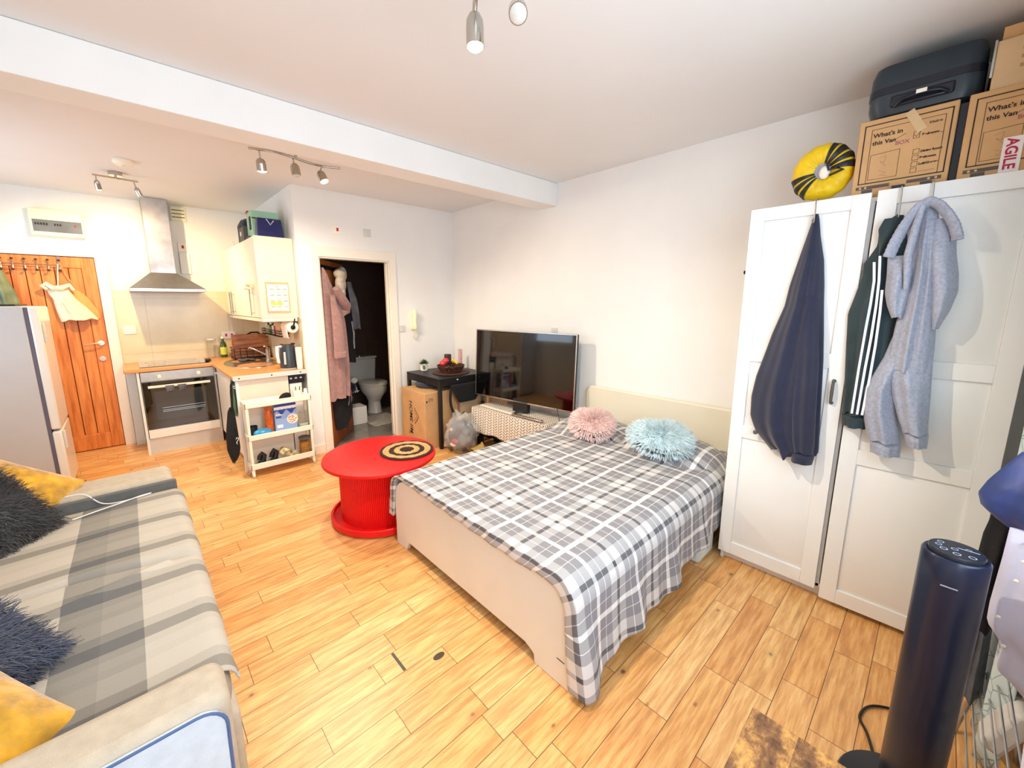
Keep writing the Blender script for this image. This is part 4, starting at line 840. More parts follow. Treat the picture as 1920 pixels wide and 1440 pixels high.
for q in (0.33, 0.40): MB().tube([LD(q, 0.10, 0.56), LD(q - 0.03, 0.11, 0.47), LD(q - 0.07, 0.11, 0.42)], 0.009, 6, flat=0.4).build('belt_end', PINKR, rb, local=True)
b = MB().ell(LD(0.38, 0.07, 1.86), 0.10, 0.06, 0.06).ell(LD(0.45, 0.07, 1.86), 0.055, 0.05, 0.085).ell(LD(0.36, 0.08, 1.75), 0.10, 0.05, 0.10).ell(LD(0.36, 0.08, 1.66), 0.06, 0.045, 0.09)
t = onleaf('plush_scarf', 'cream and pink plush scarf bundle hanging at the top of the bathroom door', 'scarf'); b.build('plush_bundle', CREAMF, t, local=True)
t = onleaf('black_jacket', 'black jacket with white stripes hanging behind the pink robe', 'jacket')
b = MB(); garment(b, [(1.90, 0.40, 0.56), (1.75, 0.40, 0.62), (1.53, 0.42, 0.66), (1.2, 0.46, 0.68), (0.95, 0.48, 0.68), (0.86, 0.52, 0.66)], lambda s, d, z: LD(s, d + 0.016, z), 0.09, 3, 0.014, 30, 40, 3); b.build('jacket_body', BLACKF, t, local=True)
for q in (0.0, 0.03): MB().tube([LD(0.54 + q, 0.11, 1.34), LD(0.57 + q, 0.115, 1.20), LD(0.56 + q, 0.11, 1.02)], 0.005, 6, flat=0.5).build('white_stripe', STRIPE, t, local=True)
t = onleaf('grey_sleeve_top', 'dark grey top hanging between the scarf and the black jacket', 'garment')
b = MB(); garment(b, [(1.78, 0.44, 0.60), (1.6, 0.50, 0.66), (1.45, 0.54, 0.70), (1.25, 0.58, 0.72)], lambda s, d, z: LD(s, d + 0.115, z), 0.05, 2, 0.01, 20, 30, 1); b.build('top_body', GREYC, t, local=True)
t = onleaf('black_backpack', 'black bag hanging low on the bathroom door below the robe', 'bag')
b = MB(); garment(b, [(0.60, 0.10, 0.52), (0.45, 0.08, 0.58), (0.30, 0.09, 0.52), (0.18, 0.12, 0.22)], lambda s, d, z: LD(s, d + 0.006, z), 0.10, 1.5, 0.012, 20, 34, 2); b.build('bag_body', BLACKF, t, local=True)
MB().box(0.32, -0.116, 0.33, 0.36, -0.112, 0.345).build('label_patch', PAPER, t, local=True)
# toilet
t = thing('toilet', 'white close-coupled toilet with lid down in the dark bathroom', 'toilet', (-1.3, -0.58, 0))
MB().loft([[(-1.72, -0.77, 0.40), (-1.53, -0.77, 0.40), (-1.53, -0.39, 0.40), (-1.72, -0.39, 0.40)], [(-1.735, -0.79, 0.73), (-1.52, -0.79, 0.73), (-1.52, -0.37, 0.73), (-1.735, -0.37, 0.73)]]).build('cistern', CERAM, t, bevel=0.02, seg=3)
MB().box(-1.745, -0.80, 0.732, -1.51, -0.36, 0.765).build('cistern_lid', CERAM, t, bevel=0.01)
MB().cyl((-1.62, -0.58, 0.765), (-1.62, -0.58, 0.772), 0.02).build('flush_button', CHROME, t)
def bowl(z, rx, ry, cx): return [(cx + rx * math.cos(2 * PI * i / 36) * (1.0 if math.cos(2 * PI * i / 36) > 0 else 0.85), -0.58 + ry * math.sin(2 * PI * i / 36), z) for i in range(36)]
MB().loft([bowl(0.0, 0.125, 0.10, -1.20), bowl(0.03, 0.115, 0.092, -1.20), bowl(0.16, 0.10, 0.085, -1.20), bowl(0.24, 0.15, 0.12, -1.19), bowl(0.32, 0.225, 0.175, -1.20), bowl(0.39, 0.25, 0.185, -1.22), bowl(0.405, 0.25, 0.185, -1.22)]).build('bowl', CERAM, t)
MB().loft([bowl(0.406, 0.255, 0.19, -1.22), bowl(0.418, 0.26, 0.195, -1.22), bowl(0.424, 0.255, 0.19, -1.22)]).build('seat', CERAM, t)
MB().loft([bowl(0.426, 0.255, 0.19, -1.22), bowl(0.438, 0.255, 0.19, -1.22), bowl(0.446, 0.24, 0.175, -1.22)]).build('lid', CERAM, t)
m_ = MB().grid(lambda u, v: (-0.98 + 0.50 * u, -0.92 + 0.42 * v, 0.014 + 0.003 * math.sin(40 * u) * math.sin(37 * v)), 40, 34)
tag(m_.build('bath_mat', RUGW, solid=0.012), 'shaggy pale bath mat in front of the toilet', 'bath mat')
tag(MB().box(-0.93, -1.09, 0.001, -0.72, -0.905, 0.23).build('white_box', PAPER, bevel=0.004), 'plain white box on the bathroom floor beside the toilet mat', 'box')
b = MB(); rr = random.Random(11)
for i in range(9): b.ell((-1.12 + rr.uniform(-.16, .16), -1.13 + rr.uniform(-.12, .12), 0.10 + i * 0.045), 0.17 - 0.008 * i, 0.15 - 0.008 * i, 0.09, 16, 10)
tag(b.build('laundry_heap', NAVY), 'heap of dark navy laundry beside the toilet', 'laundry')
b = MB()
for i in range(8): b.ell((-0.98 + rr.uniform(-.06, .06), -1.02 + rr.uniform(-.05, .05), 0.50 + rr.uniform(-.07, .07)), 0.055, 0.05, 0.045, 12, 8)
for i in range(4): b.tube([(-0.94, -1.03 + i * 0.03, 0.46), (-0.92, -1.02 + i * 0.03, 0.38), (-0.93, -1.0 + i * 0.03, 0.40)], 0.007, 6)
tag(b.build('cloth_bundle', PAPER), 'white knotted cloth bundle on the navy laundry heap', 'cloth')

# ---------------------------------------------------------------- entry phone
t = thing('entry_phone', 'cream wall handset with curly cord beside the room corner', 'entry phone', (0, -0.60, 1.3))
MB().box(0.0, -0.635, 1.24, 0.03, -0.555, 1.455).build('cradle', FUSEB, t, bevel=0.008)
MB().tube([(0.045, -0.595, 1.25), (0.052, -0.595, 1.27), (0.045, -0.595, 1.35), (0.052, -0.595, 1.44), (0.045, -0.595, 1.46)], [0.026, 0.03, 0.022, 0.03, 0.026], 14).build('handset', FUSEB, t)
cd = [(0.03 + 0.010 * math.cos(i * 1.3), -0.585 + 0.020 * math.sin(2 * PI * i / 60) + 0.006 * math.sin(i * 1.3), 1.24 - 0.10 * math.sin(PI * i / 60)) for i in range(61)]
MB().tube(cd, 0.004, 6).build('curly_cord', FUSEB, t)

# ---------------------------------------------------------------- black side table and things on/under it
TX0, TX1, TY0, TY1, TZ = 0.09, 0.76, -0.755, -0.085, 0.765
t = thing('black_side_table', 'square black side table in the corner beside the television', 'table', (0.42, -0.42, 0))
MB().box(TX0, TY0, TZ - 0.018, TX1, TY1, TZ).build('tabletop', BLACK, t, bevel=0.003)
for x in (TX0 + 0.02, TX1 - 0.02):
    for y in (TY0 + 0.02, TY1 - 0.02): MB().box(x - 0.018, y - 0.018, 0, x + 0.018, y + 0.018, TZ - 0.018).build('leg', BLACK, t, bevel=0.003)
for a in ((TX0 + 0.038, TY0 + 0.006, TX1 - 0.038, TY0 + 0.026), (TX0 + 0.038, TY1 - 0.026, TX1 - 0.038, TY1 - 0.006)): MB().box(a[0], a[1], TZ - 0.085, a[2], a[3], TZ - 0.018).build('apron', BLACK, t)
for x in (TX0 + 0.006, TX1 - 0.026): MB().box(x, TY0 + 0.038, TZ - 0.085, x + 0.02, TY1 - 0.038, TZ - 0.018).build('apron', BLACK, t)
MB().cyl((TX1 - 0.006, -0.52, 0.735), (TX1 + 0.004, -0.52, 0.735), 0.008, n=12).build('screw_cap', PGREY, t)
p = thing('potted_plant', 'small green succulent in a white pot with black round emblem', 'plant', (0.17, -0.57, TZ))
MB().lathe([(0.036, TZ + 0.001), (0.042, TZ + 0.005), (0.046, TZ + 0.085), (0.041, TZ + 0.085), (0.038, TZ + 0.075), (0, TZ + 0.074)], 0.17, -0.57, 28).build('pot', PAPER, p)
ed = MB(); nrm = Vector((0.85, -0.5, 0)).normalized(); sd = Vector((0.5, 0.85, 0)).normalized()
ring = []
for i in range(24):
    a = 2 * PI * i / 24; q = 0.026 * math.cos(a) / 0.0465; ang = math.atan2(nrm.y, nrm.x) + q * 0.6; rr_ = 0.0462 + 0.0006
    ring.append((0.17 + rr_ * math.cos(ang), -0.57 + rr_ * math.sin(ang), TZ + 0.044 + 0.026 * math.sin(a)))
ed.add([(0.17 + 0.0475 * nrm.x, -0.57 + 0.0475 * nrm.y, TZ + 0.044)] + ring, [(0, i + 1, (i + 1) % 24 + 1) for i in range(24)]); ed.build('round_emblem', PRINT, p)
MB().box(0.17 + 0.048 * nrm.x - 0.001, -0.57 + 0.048 * nrm.y - 0.002, TZ + 0.028, 0.17 + 0.048 * nrm.x + 0.0015, -0.57 + 0.048 * nrm.y + 0.002, TZ + 0.060).build('emblem_bar', PAPER, p)
lf = MB(); rr = random.Random(5)
for i in range(46):
    a = rr.uniform(0, 2 * PI); e = rr.uniform(0.15, 1.35); L = rr.uniform(0.045, 0.075)
    d_ = Vector((math.cos(a) * math.cos(e), math.sin(a) * math.cos(e), math.sin(e))); o_ = Vector((0.17, -0.57, TZ + 0.078)) + Vector((d_.x, d_.y, 0)) * 0.02
    s_ = d_.cross(Vector((0, 0, 1))).normalized() * 0.012
    lf.add([o_, o_ + d_ * L * 0.55 + s_, o_ + d_ * L + Vector((0, 0, -0.006)), o_ + d_ * L * 0.55 - s_, o_ + d_ * L * 0.5 + Vector((0, 0, 0.007))], [(0, 1, 4), (1, 2, 4), (2, 3, 4), (3, 0, 4), (0, 3, 2, 1)])
lf.build('succulent_leaves', LEAF, p, smooth=False)
BX, BY = 0.50, -0.42
tag(MB().lathe([(0.20, TZ + 0.001), (0.21, TZ + 0.006), (0.205, TZ + 0.012), (0.0, TZ + 0.012)], BX, BY, 40).build('wicker_placemat', WICK), 'round dark woven mat under the fruit basket', 'placemat')
b = thing('fruit_basket', 'brown wicker fruit basket with ring handles on the black side table', 'basket', (BX, BY, TZ + 0.013))
bk = MB()
for i in range(7):
    z = TZ + 0.018 + i * 0.011; rr_ = 0.115 + i * 0.006
    bk.tube([(BX + rr_ * math.cos(2 * PI * k / 36), BY + rr_ * math.sin(2 * PI * k / 36), z + 0.002 * math.sin(k * 3 + i * PI)) for k in range(37)], 0.0075, 6)
bk.lathe([(0.115, TZ + 0.013), (0.115, TZ + 0.018), (0, TZ + 0.018)], BX, BY, 30); bk.build('woven_bowl', WICK, b)
for s_ in (-1, 1): MB().tube([(BX + s_ * 0.10, BY - s_ * 0.12, TZ + 0.05), (BX + s_ * 0.125, BY - s_ * 0.15, TZ + 0.085), (BX + s_ * 0.145, BY - s_ * 0.125, TZ + 0.10), (BX + s_ * 0.155, BY - s_ * 0.09, TZ + 0.07), (BX + s_ * 0.13, BY - s_ * 0.07, TZ + 0.05)], 0.011, 8).build('ring_handle', WICK, b)
for i, (x, y, z, lab) in enumerate(((0.46, -0.50, 0.875, 'red fruit at the front of the wicker basket'), (0.43, -0.44, 0.895, 'dark red fruit behind the front one in the basket'))):
    f = thing('red_fruit', lab, 'fruit', (x, y, z), 0, 'fruit in the basket'); MB().ell((x, y, z), 0.038, 0.038, 0.034, 20, 14).build('fruit_body', APPLE, f); MB().tube([(x, y, z + 0.03), (x + 0.004, y, z + 0.043)], 0.002, 5).build('stalk', WICK, f)
bn = MB().tube([(0.46, -0.38, 0.888), (0.51, -0.385, 0.897), (0.57, -0.40, 0.895), (0.62, -0.42, 0.88)], [0.008, 0.019, 0.019, 0.007], 10)
tag(bn.build('banana', BANANA), 'yellow banana lying across the fruit basket', 'banana')
tag(MB().box(0.37, -0.42, 0.86, 0.43, -0.36, 0.965).build('brown_carton', M('brown_carton', (70, 50, 42), 0.5), bevel=0.004), 'small dark brown carton standing at the back of the fruit basket', 'carton')
rs = MB().cyl((0.33, -0.16, TZ + 0.001), (0.33, -0.16, TZ + 0.235), 0.024, n=24)
stp = bpy.data.materials.new('red_white_spiral'); g = G(stp); x_, y_, z_ = g.xyz(g.coord()); g.base(g.mix(g.m('GREATER_THAN', g.m('FRACT', g.m('MULTIPLY', g.m('ADD', z_, g.m('MULTIPLY', x_, 1.0)), 45.0)), 0.5), lin((190, 70, 80)), lin((238, 222, 216))))
tag(rs.build('striped_tube', stp), 'red and white striped tube standing in the corner behind the fruit basket', 'tube')

# boxes below the table
cbx = thing('tall_cardboard_box', 'tall cardboard box printed with a house mark, half under the black table', 'cardboard box', (0.45, -0.68, 0))
A0, A1, B0, B1, CH = 0.19, 0.675, -0.885, -0.46, 0.615
MB().box(A0, B0, 0, A1, B1, CH).build('carton', CARD, cbx, bevel=0.004)
MB().box(A0 + 0.005, (B0 + B1) / 2 - 0.02, CH, A1 - 0.005, (B0 + B1) / 2 + 0.02, CH + 0.0008).build('tape', CARD2, cbx)
text_mb('HOME IIM', 0.085, (0, 0, -1), (1, 0, 0), (0.36, B0, 0.50), 0.0012, 0.15, bold=0.001).build('front_lettering', PRINT, cbx)
ch = MB()
for (q0, q1, w_2) in (((0.46, 0.43), (0.545, 0.34), 0.009), ((0.545, 0.34), (0.46, 0.25), 0.009), ((0.45, 0.40), (0.51, 0.34), 0.005), ((0.51, 0.34), (0.45, 0.28), 0.005)):
    a = Vector((q0[0], B0 - 0.001, q0[1])); b_ = Vector((q1[0], B0 - 0.001, q1[1])); dd = (b_ - a).normalized(); nn = Vector((-dd.z, 0, dd.x)) * w_2 / 2
    ch.add([a - nn, b_ - nn, b_ + nn, a + nn], [(0, 1, 2, 3)])
ch.build('roof_mark', PRINT, cbx, smooth=False)
text_mb('45', 0.05, (0, 0, -1), (1, 0, 0), (0.33, B0, 0.16), 0.0012).build('number_lettering', PRINT, cbx)
text_mb('09', 0.058, (0, 1, 0), (0, 0, 1), (A1, B0 + 0.045, 0.52), 0.0012).build('side_number', PRINTG, cbx)
MB().ell((A1 + 0.0008, B0 + 0.026, 0.525), 0.0008, 0.010, 0.012, 10, 6).build('side_mark', PRINT, cbx)
tag(MB().box(0.22, -0.44, 0.0, 0.70, -0.15, 0.60).build('pale_cardboard_box', CARD2, bevel=0.004), 'paler cardboard box standing behind the tall printed box', 'cardboard box')
t = thing('folded_navy_bag', 'dark navy folded bag lying on the tall cardboard box', 'bag', (0.35, -0.62, CH))
MB().ell((0.37, -0.66, CH + 0.035), 0.16, 0.13, 0.034, 20, 10).build('bag_body', NAVY, t)
t = thing('bag_strap_bundle', 'black bag with looped strap hanging on the right side of the black table', 'bag', (0.75, -0.45, 0.4))
MB().loft([[(0.765, -0.52, 0.48), (0.80, -0.52, 0.48), (0.80, -0.30, 0.48), (0.765, -0.30, 0.48)], [(0.765, -0.64, 0.69), (0.805, -0.64, 0.69), (0.805, -0.14, 0.69), (0.765, -0.14, 0.69)]]).build('bag_body', BLACKF, t, bevel=0.02)
MB().stube([(0.775, -0.62, 0.66), (0.785, -0.635, 0.50), (0.80, -0.60, 0.38), (0.80, -0.52, 0.345), (0.79, -0.46, 0.37)], 0.014, 8, flat=0.35).build('shoulder_strap', BLACKF, t)
t = thing('black_stool', 'black gas-lift stool column and base under the table end', 'stool', (0.86, -0.22, 0))
MB().cyl((0.84, -0.24, 0.05), (0.84, -0.24, 0.46), 0.022).cyl((0.84, -0.24, 0.14), (0.84, -0.24, 0.30), 0.030).build('column', BLACK, t)
for k in range(5):
    a = 2 * PI * k / 5 + 0.3; MB().tube([(0.84, -0.24, 0.07), (0.84 + 0.09 * math.cos(a), -0.24 + 0.12 * math.sin(a), 0.045)], 0.014, 8).build('base_arm', BLACK, t)
tag(MB().obox((0.93, -0.12, 0.47), (0.38, 0.03, 0.30), Matrix.Rotation(0.12, 3, 'Y')).build('cardboard_flap', CARD, bevel=0.003), 'brown cardboard panel between the black table and television', 'cardboard')
# carrier bag of odds and ends
t = thing('clear_plastic_bag', 'clear plastic carrier bag stuffed with clothes on the floor by the black table', 'bag', (0.93, -0.60, 0))
def blob(c, r, sc, seed, nu=34, nv=22, amp=0.12):
    m = MB(); rings = []
    for j in range(1, nv):
        a = PI * j / nv; ring = []
        for i in range(nu):
            th = 2 * PI * i / nu; d_ = Vector((math.sin(a) * math.cos(th), math.sin(a) * math.sin(th), -math.cos(a)))
            k = 1 + amp * mnoise.noise(d_ * 1.7 + Vector((seed, 0, 0))) + amp * 0.5 * mnoise.noise(d_ * 4 + Vector((0, seed, 0)))
            q = Vector((d_.x * sc[0], d_.y * sc[1], d_.z * sc[2])) * r * k; ring.append(Vector((c[0] + q.x, c[1] + q.y, max(0.003, c[2] + q.z))))
        rings.append(ring)
    return m.loft(rings, True)
blob((0.92, -0.60, 0.165), 0.165, (0.95, 0.85, 0.95), 3).build('grey_clothing', GREYC, t)
blob((0.865, -0.665, 0.10), 0.105, (0.9, 0.8, 0.9), 5).build('olive_clothing', SOFAD, t)
MB().ell((0.985, -0.735, 0.145), 0.045, 0.03, 0.030, 14, 10).build('pink_item', PRINTR, t)
MB().ell((0.965, -0.745, 0.11), 0.045, 0.022, 0.018, 14, 10).build('white_item', PAPER, t)
MB().ell((0.90, -0.70, 0.245), 0.035, 0.03, 0.028, 14, 10).build('tan_item', CARD2, t)
blob((0.945, -0.615, 0.19), 0.20, (0.86, 0.86, 1.04), 8, 60, 40, 0.35).build('plastic_film', PLAST, t)
MB().tube([(0.93, -0.62, 0.36), (0.915, -0.64, 0.42), (0.905, -0.66, 0.45)], [0.05, 0.02, 0.012], 10).build('tied_handles', PLAST, t)
t = thing('tan_clog', 'tan rubber clog on the floor in front of the television table', 'shoe', (1.15, -0.47, 0))
MB().loft([[(1.10 + 0.05 * math.cos(2 * PI * i / 24) * (0.8 + 0.0 * k) + (0), -0.50 + 0.13 * math.sin(2 * PI * i / 24), z) for i in range(24)] for k, z in enumerate((0.001, 0.02, 0.03))]).build('sole', YELLOWSH, t)
MB().grid(lambda u, v: (1.10 + 0.052 * math.cos(PI * u), -0.60 + 0.13 * v, 0.03 + 0.055 * math.sin(PI * u) * (0.45 + 0.55 * v)), 18, 10).build('upper', YELLOWSH, t, solid=0.005)
MB().tube([(1.05, -0.47, 0.04), (1.10, -0.47, 0.10), (1.15, -0.47, 0.04)], 0.010, 8).build('strap', YELLOWSH, t)

# ---------------------------------------------------------------- television and its draped table
ta = 0.127
t = thing('tv_table', 'low dark table hidden under the leaf-pattern cloth', 'table', (1.40, -0.28, 0))
VX0, VX1, VY0, VY1, VZ = 0.92, 1.93, -0.42, -0.06, 0.455
def rot2(x, y, c=(1.43, -0.30)): a = 0.06; dx, dy = x - c[0], y - c[1]; return (c[0] + dx * math.cos(a) - dy * math.sin(a), c[1] + dx * math.sin(a) + dy * math.cos(a))
def rbox(x0, y0, z0, x1, y1, z1):
    m = MB(); m.prism([rot2(x0, y0), rot2(x1, y0), rot2(x1, y1), rot2(x0, y1)], lambda a, b, d: (a, b, d), z0, z1); return m
rbox(VX0 + 0.02, VY0 + 0.02, VZ - 0.03, VX1 - 0.02, VY1 - 0.02, VZ - 0.004).build('tabletop', BLACK, t)
for x in (VX0 + 0.03, VX1 - 0.08):
    for y in (VY0 + 0.03, VY1 - 0.08): rbox(x, y, 0, x + 0.05, y + 0.05, VZ - 0.03).build('leg', BLACK, t)
rbox(VX0 + 0.08, VY0 + 0.10, 0.12, VX1 - 0.08, VY1 - 0.06, 0.14).build('lower_shelf', BLACK, t)
# cloth: arc-length drape
def drape(u, v):
    W = VX1 - VX0; D = VY1 - VY0; dl, dr, df = 0.10, 0.26, 0.27
    s = lerp(-dl, W + dr, u); q = lerp(-df, D, v)
    x = VX0 + max(0, min(W, s)); y = VY0 + max(0, min(D, q)); z = VZ
    if s > W: z -= (s - W) * 0.98; x += 0.02 * (s - W) / dr + 0.012 * math.sin(q * 26) * (s - W) / dr
    if s < 0: z -= (-s) * 0.9; x -= 0.015
    if q < 0:
        f = (-q) / df; z = min(z, VZ - (-q) * (0.93 + 0.08 * math.sin(s * 2.2) + 0.03 * math.sin(s * 14)))
        y -= 0.012 * f + 0.008 * f * math.sin(s * 31 + 1) + 0.006 * f * math.sin(s * 12)
        if s > W: z = VZ - max(s - W, -q) * 0.97; y -= 0.01; x = VX0 + W + 0.02 * min(1, (s - W) / dr)
    X, Y = rot2(x, y); return (X, Y, z)
dm = MB().grid(drape, 110, 50, uvfn=lambda u, v: (lerp(-0.10, VX1 - VX0 + 0.26, u), lerp(-0.27, VY1 - VY0, v)))
tag(dm.build('leaf_pattern_cloth', CHEV, solid=0.003, off=0), 'cream cloth with grey leaf chevrons draped over the television table', 'cloth')
tv = thing('television', 'large flat television with thin silver frame on the draped low table', 'television', (0.848, -0.372, 0.0), 0, None, (-0.044, 0, ta))
TW, TZ0, TZ1 = 1.23, 0.56, 1.272
MB().box(0, 0.004, TZ0, TW, 0.035, TZ1).build('back_shell', BLACK, tv, local=True, bevel=0.006)
MB().box(0.012, 0.0015, TZ0 + 0.014, TW - 0.012, 0.005, TZ1 - 0.012).build('screen', SCREEN, tv, local=True)
bz = MB().box(0, 0, TZ0, TW, 0.006, TZ0 + 0.014).box(0, 0, TZ1 - 0.010, TW, 0.006, TZ1).box(0, 0, TZ0 + 0.014, 0.010, 0.006, TZ1 - 0.010).box(TW - 0.010, 0, TZ0 + 0.014, TW, 0.006, TZ1 - 0.010)
bz.build('silver_frame', STEEL, tv, local=True, bevel=0.001)
MB().box(0.25, 0.035, 0.66, 0.98, 0.075, 1.1).build('rear_housing', BLACK, tv, local=True, bevel=0.01)
sz = VZ + 0.003
MB().box(0.53, 0.0, sz + 0.012, 0.71, 0.05, 0.60).build('stand_neck', BLACK, tv, local=True)
MB().prism([(0.13, -0.055), (0.64, -0.135), (0.64, -0.105), (0.14, -0.03)], lambda a, b, d: (a, b, d), sz + 0.002, sz + 0.018).build('stand_foot', WHITEP, tv, local=True, bevel=0.003)
MB().prism([(0.62, -0.135), (1.0, -0.16), (1.0, -0.13), (0.62, -0.105)], lambda a, b, d: (a, b, d), sz + 0.002, sz + 0.018).build('stand_foot', STEEL, tv, local=True, bevel=0.003)
MB().box(0.60, -0.12, sz + 0.002, 0.66, 0.04, sz + 0.014).build('stand_bridge', STEEL, tv, local=True)
MB().tube([(0.98, 0.05, 0.70), (1.10, -0.03, 0.50), (1.14, -0.06, 0.35)], 0.003, 6).build('power_cable', BLACK, tv, local=True)

# ---------------------------------------------------------------- red round table
RX_, RY_ = 1.56, -1.81
t = thing('red_round_table', 'bright red round coffee table with fluted drum base', 'coffee table', (RX_, RY_, 0))
MB().lathe([(0.385, 0.440), (0.395, 0.443), (0.398, 0.452), (0.395, 0.464), (0.388, 0.467), (0, 0.467)], RX_, RY_, 72).build('tabletop', RED, t)
MB().lathe([(0.355, 0.012), (0.362, 0.016), (0.362, 0.055), (0.356, 0.060), (0.345, 0.060), (0.343, 0.035), (0, 0.035)], RX_, RY_, 72).build('base_tray', RED, t)
MB().lathe([(0.30, 0.0), (0.30, 0.012), (0, 0.012)], RX_, RY_, 40).build('plinth', RED, t)
def flute(a0, a1, nf):
    pts = []; n = nf * 6
    for i in range(n + 1):
        a = lerp(a0, a1, i / n); r = 0.283 + 0.0075 * abs(math.sin(PI * nf * i / n)); pts.append((RX_ + r * math.cos(a), RY_ + r * math.sin(a)))
    return pts
def drum(a0, a1, nf, nm):
    o_ = flute(a0, a1, nf); i_ = [(RX_ + 0.268 * math.cos(lerp(a1, a0, k / 40)), RY_ + 0.268 * math.sin(lerp(a1, a0, k / 40))) for k in range(41)]
    rings = [[(x, y, z) for x, y in o_ + i_] for z in (0.035, 0.44)]; MB().loft(rings).build(nm, RED, t, angle=60)
drum(math.radians(-122), math.radians(12), 52, 'fluted_panel'); drum(math.radians(58), math.radians(192), 52, 'fluted_panel')
MB().box(RX_ - 0.008, RY_ - 0.26, 0.035, RX_ + 0.008, RY_ + 0.26, 0.44).build('divider', RED, t)
mt_ = thing('jute_placemat', 'round woven jute placemat with dark rings on the red table', 'placemat', (1.655, -1.64, 0.467))
rings_ = [(0.0, 0.05, RATTD), (0.05, 0.095, RATTL), (0.095, 0.13, RATTD), (0.13, 0.172, RATTL), (0.172, 0.198, RATTD)]
for i, (ra, rb_, mm) in enumerate(rings_):
    m = MB(); q = ra + 0.006
    while q < rb_ + 0.001:
        m.tube([((1.648) + q * math.cos(2 * PI * k / 60), -1.643 + q * math.sin(2 * PI * k / 60), 0.474 + 0.0015 * math.sin(k * 5 + q * 90)) for k in range(61)], 0.0065, 6); q += 0.0108
    m.build('dark_braid' if mm is RATTD else 'pale_braid', mm, mt_)

# ---------------------------------------------------------------- bed
bed = thing('double_bed', 'white double bed with low footboard and arched headboard', 'bed', (2.69, -1.0, 0))
BX0, BX1, BYF = 1.976, 3.403, -1.92
def rr_outline(x0, x1, z1, r, zb, cut):
    pts = [(x0, 0.0), (x0 + 0.12, 0.0), (x0 + 0.135, 0.03), (x0 + 0.16, zb), (x1 - 0.26, zb), (x1 - 0.22, zb - 0.015), (x1 - 0.205, 0.04), (x1 - 0.20, 0.0), (x1, 0.0)] if cut else [(x0, 0.0), (x1, 0.0)]
    for i in range(9): a = PI / 2 * i / 8; pts.append((x1 - r + r * math.cos(a), z1 - r + r * math.sin(a)))
    for i in range(9): a = PI / 2 + PI / 2 * i / 8; pts.append((x0 + r + r * math.cos(a), z1 - r + r * math.sin(a)))
    return pts
MB().prism(rr_outline(BX0, BX1, 0.462, 0.15, 0.065, True), lambda a, b, d: (a, d, b), BYF, BYF + 0.03).build('footboard', BEDW, bed, bevel=0.004)
MB().prism(rr_outline(2.095, 3.455, 0.812, 0.07, 0, False), lambda a, b, d: (a, d, b), -0.055, -0.02).build('headboard', HEADB, bed, bevel=0.012, seg=3)
for x in (BX0 + 0.03, BX1 - 0.055): MB().box(x, BYF + 0.03, 0.12, x + 0.025, -0.055, 0.36).build('side_rail', BEDW, bed, bevel=0.003)
MB().box(BX0 + 0.06, BYF + 0.04, 0.30, BX1 - 0.06, -0.06, 0.475).build('mattress', PAPER, bed, bevel=0.04, seg=3)
for y in (-1.0, -0.3): MB().box(3.31, y - 0.03, 0.0, 3.35, y + 0.03, 0.12).build('support_foot', BLACK, bed)
MB().box(BX1 - 0.075, BYF - 0.0008, 0.115, BX1 - 0.035, BYF, 0.119).build('cam_slot_mark', PRINT, bed)

def bed_z(x, y):
    z = 0.502 + 0.010 * mnoise.noise(Vector((x * 3, y * 3, 0)))
    for (cx, cy, rx, ry, h) in ((2.36, -0.30, 0.36, 0.30, 0.085), (3.02, -0.30, 0.36, 0.28, 0.10)):
        q = ((x - cx) / rx) ** 2 + ((y - cy) / ry) ** 2
        if q < 1: z += h * (1 - q) ** 0.8
    return z
# cross-section (x, z) of the blanket as polyline by arc length: left drop, top, right drop
def section(y, inset, sl, sr, n):
    """n points across; sl, sr lengths of the left and right drop"""
    xl, xr, r = 1.972 + 0.012 - inset, 3.412 + 0.014 - inset, 0.12
    W = xr - xl; q = PI / 2 * r; tot = sl + sr + (W - 2 * r) + 2 * q; out = []
    for i in range(n):
        s = tot * i / (n - 1)
        if s < sl: p = (xl - 0.02 * (1 - s / max(sl, 1e-4)), 0.502 - r - (sl - s))
        elif s < sl + q: a = (s - sl) / r; p = (xl + r - r * math.cos(a), 0.502 - r + r * math.sin(a))
        elif s < sl + q + W - 2 * r: p = (xl + r + (s - sl - q), 0.502)
        elif s < sl + 2 * q + W - 2 * r: a = (s - sl - q - (W - 2 * r)) / r; p = (xr - r + r * math.sin(a), 0.502 - r + r * math.cos(a))
        else: d_ = s - (sl + 2 * q + W - 2 * r); p = (xr + 0.05 * (d_ / 0.4) ** 1.2, 0.502 - r - d_)
        out.append((p[0], p[1], s - sl))
    return out
NA, NB = 190, 150; bl = MB(); uvs = {}; vs = []; fs = []
VB = [(-0.10, 0)] ; rows = []
foot_n = 8
for j in range(NB):
    v = lerp(-0.055, 1.93, j / (NB - 1))
    if v < 0: y = BYF - 0.014; inset = (-v)
    else: y = BYF - 0.014 + v; inset = 0.0
    hem_r = interp([(0.05, 0.352), (-0.06, 0.352), (-0.18, 0.30), (-0.45, 0.295), (-0.9, 0.25), (-1.3, 0.20), (-2.0, 0.12)], -(v)) [0] if True else 0
    hem_l = 0.20 if v < 0.18 else 0.20 - 0.10 * sm((v - 0.18) / 0.3)
    rows.append((v, y, inset, hem_l, hem_r))
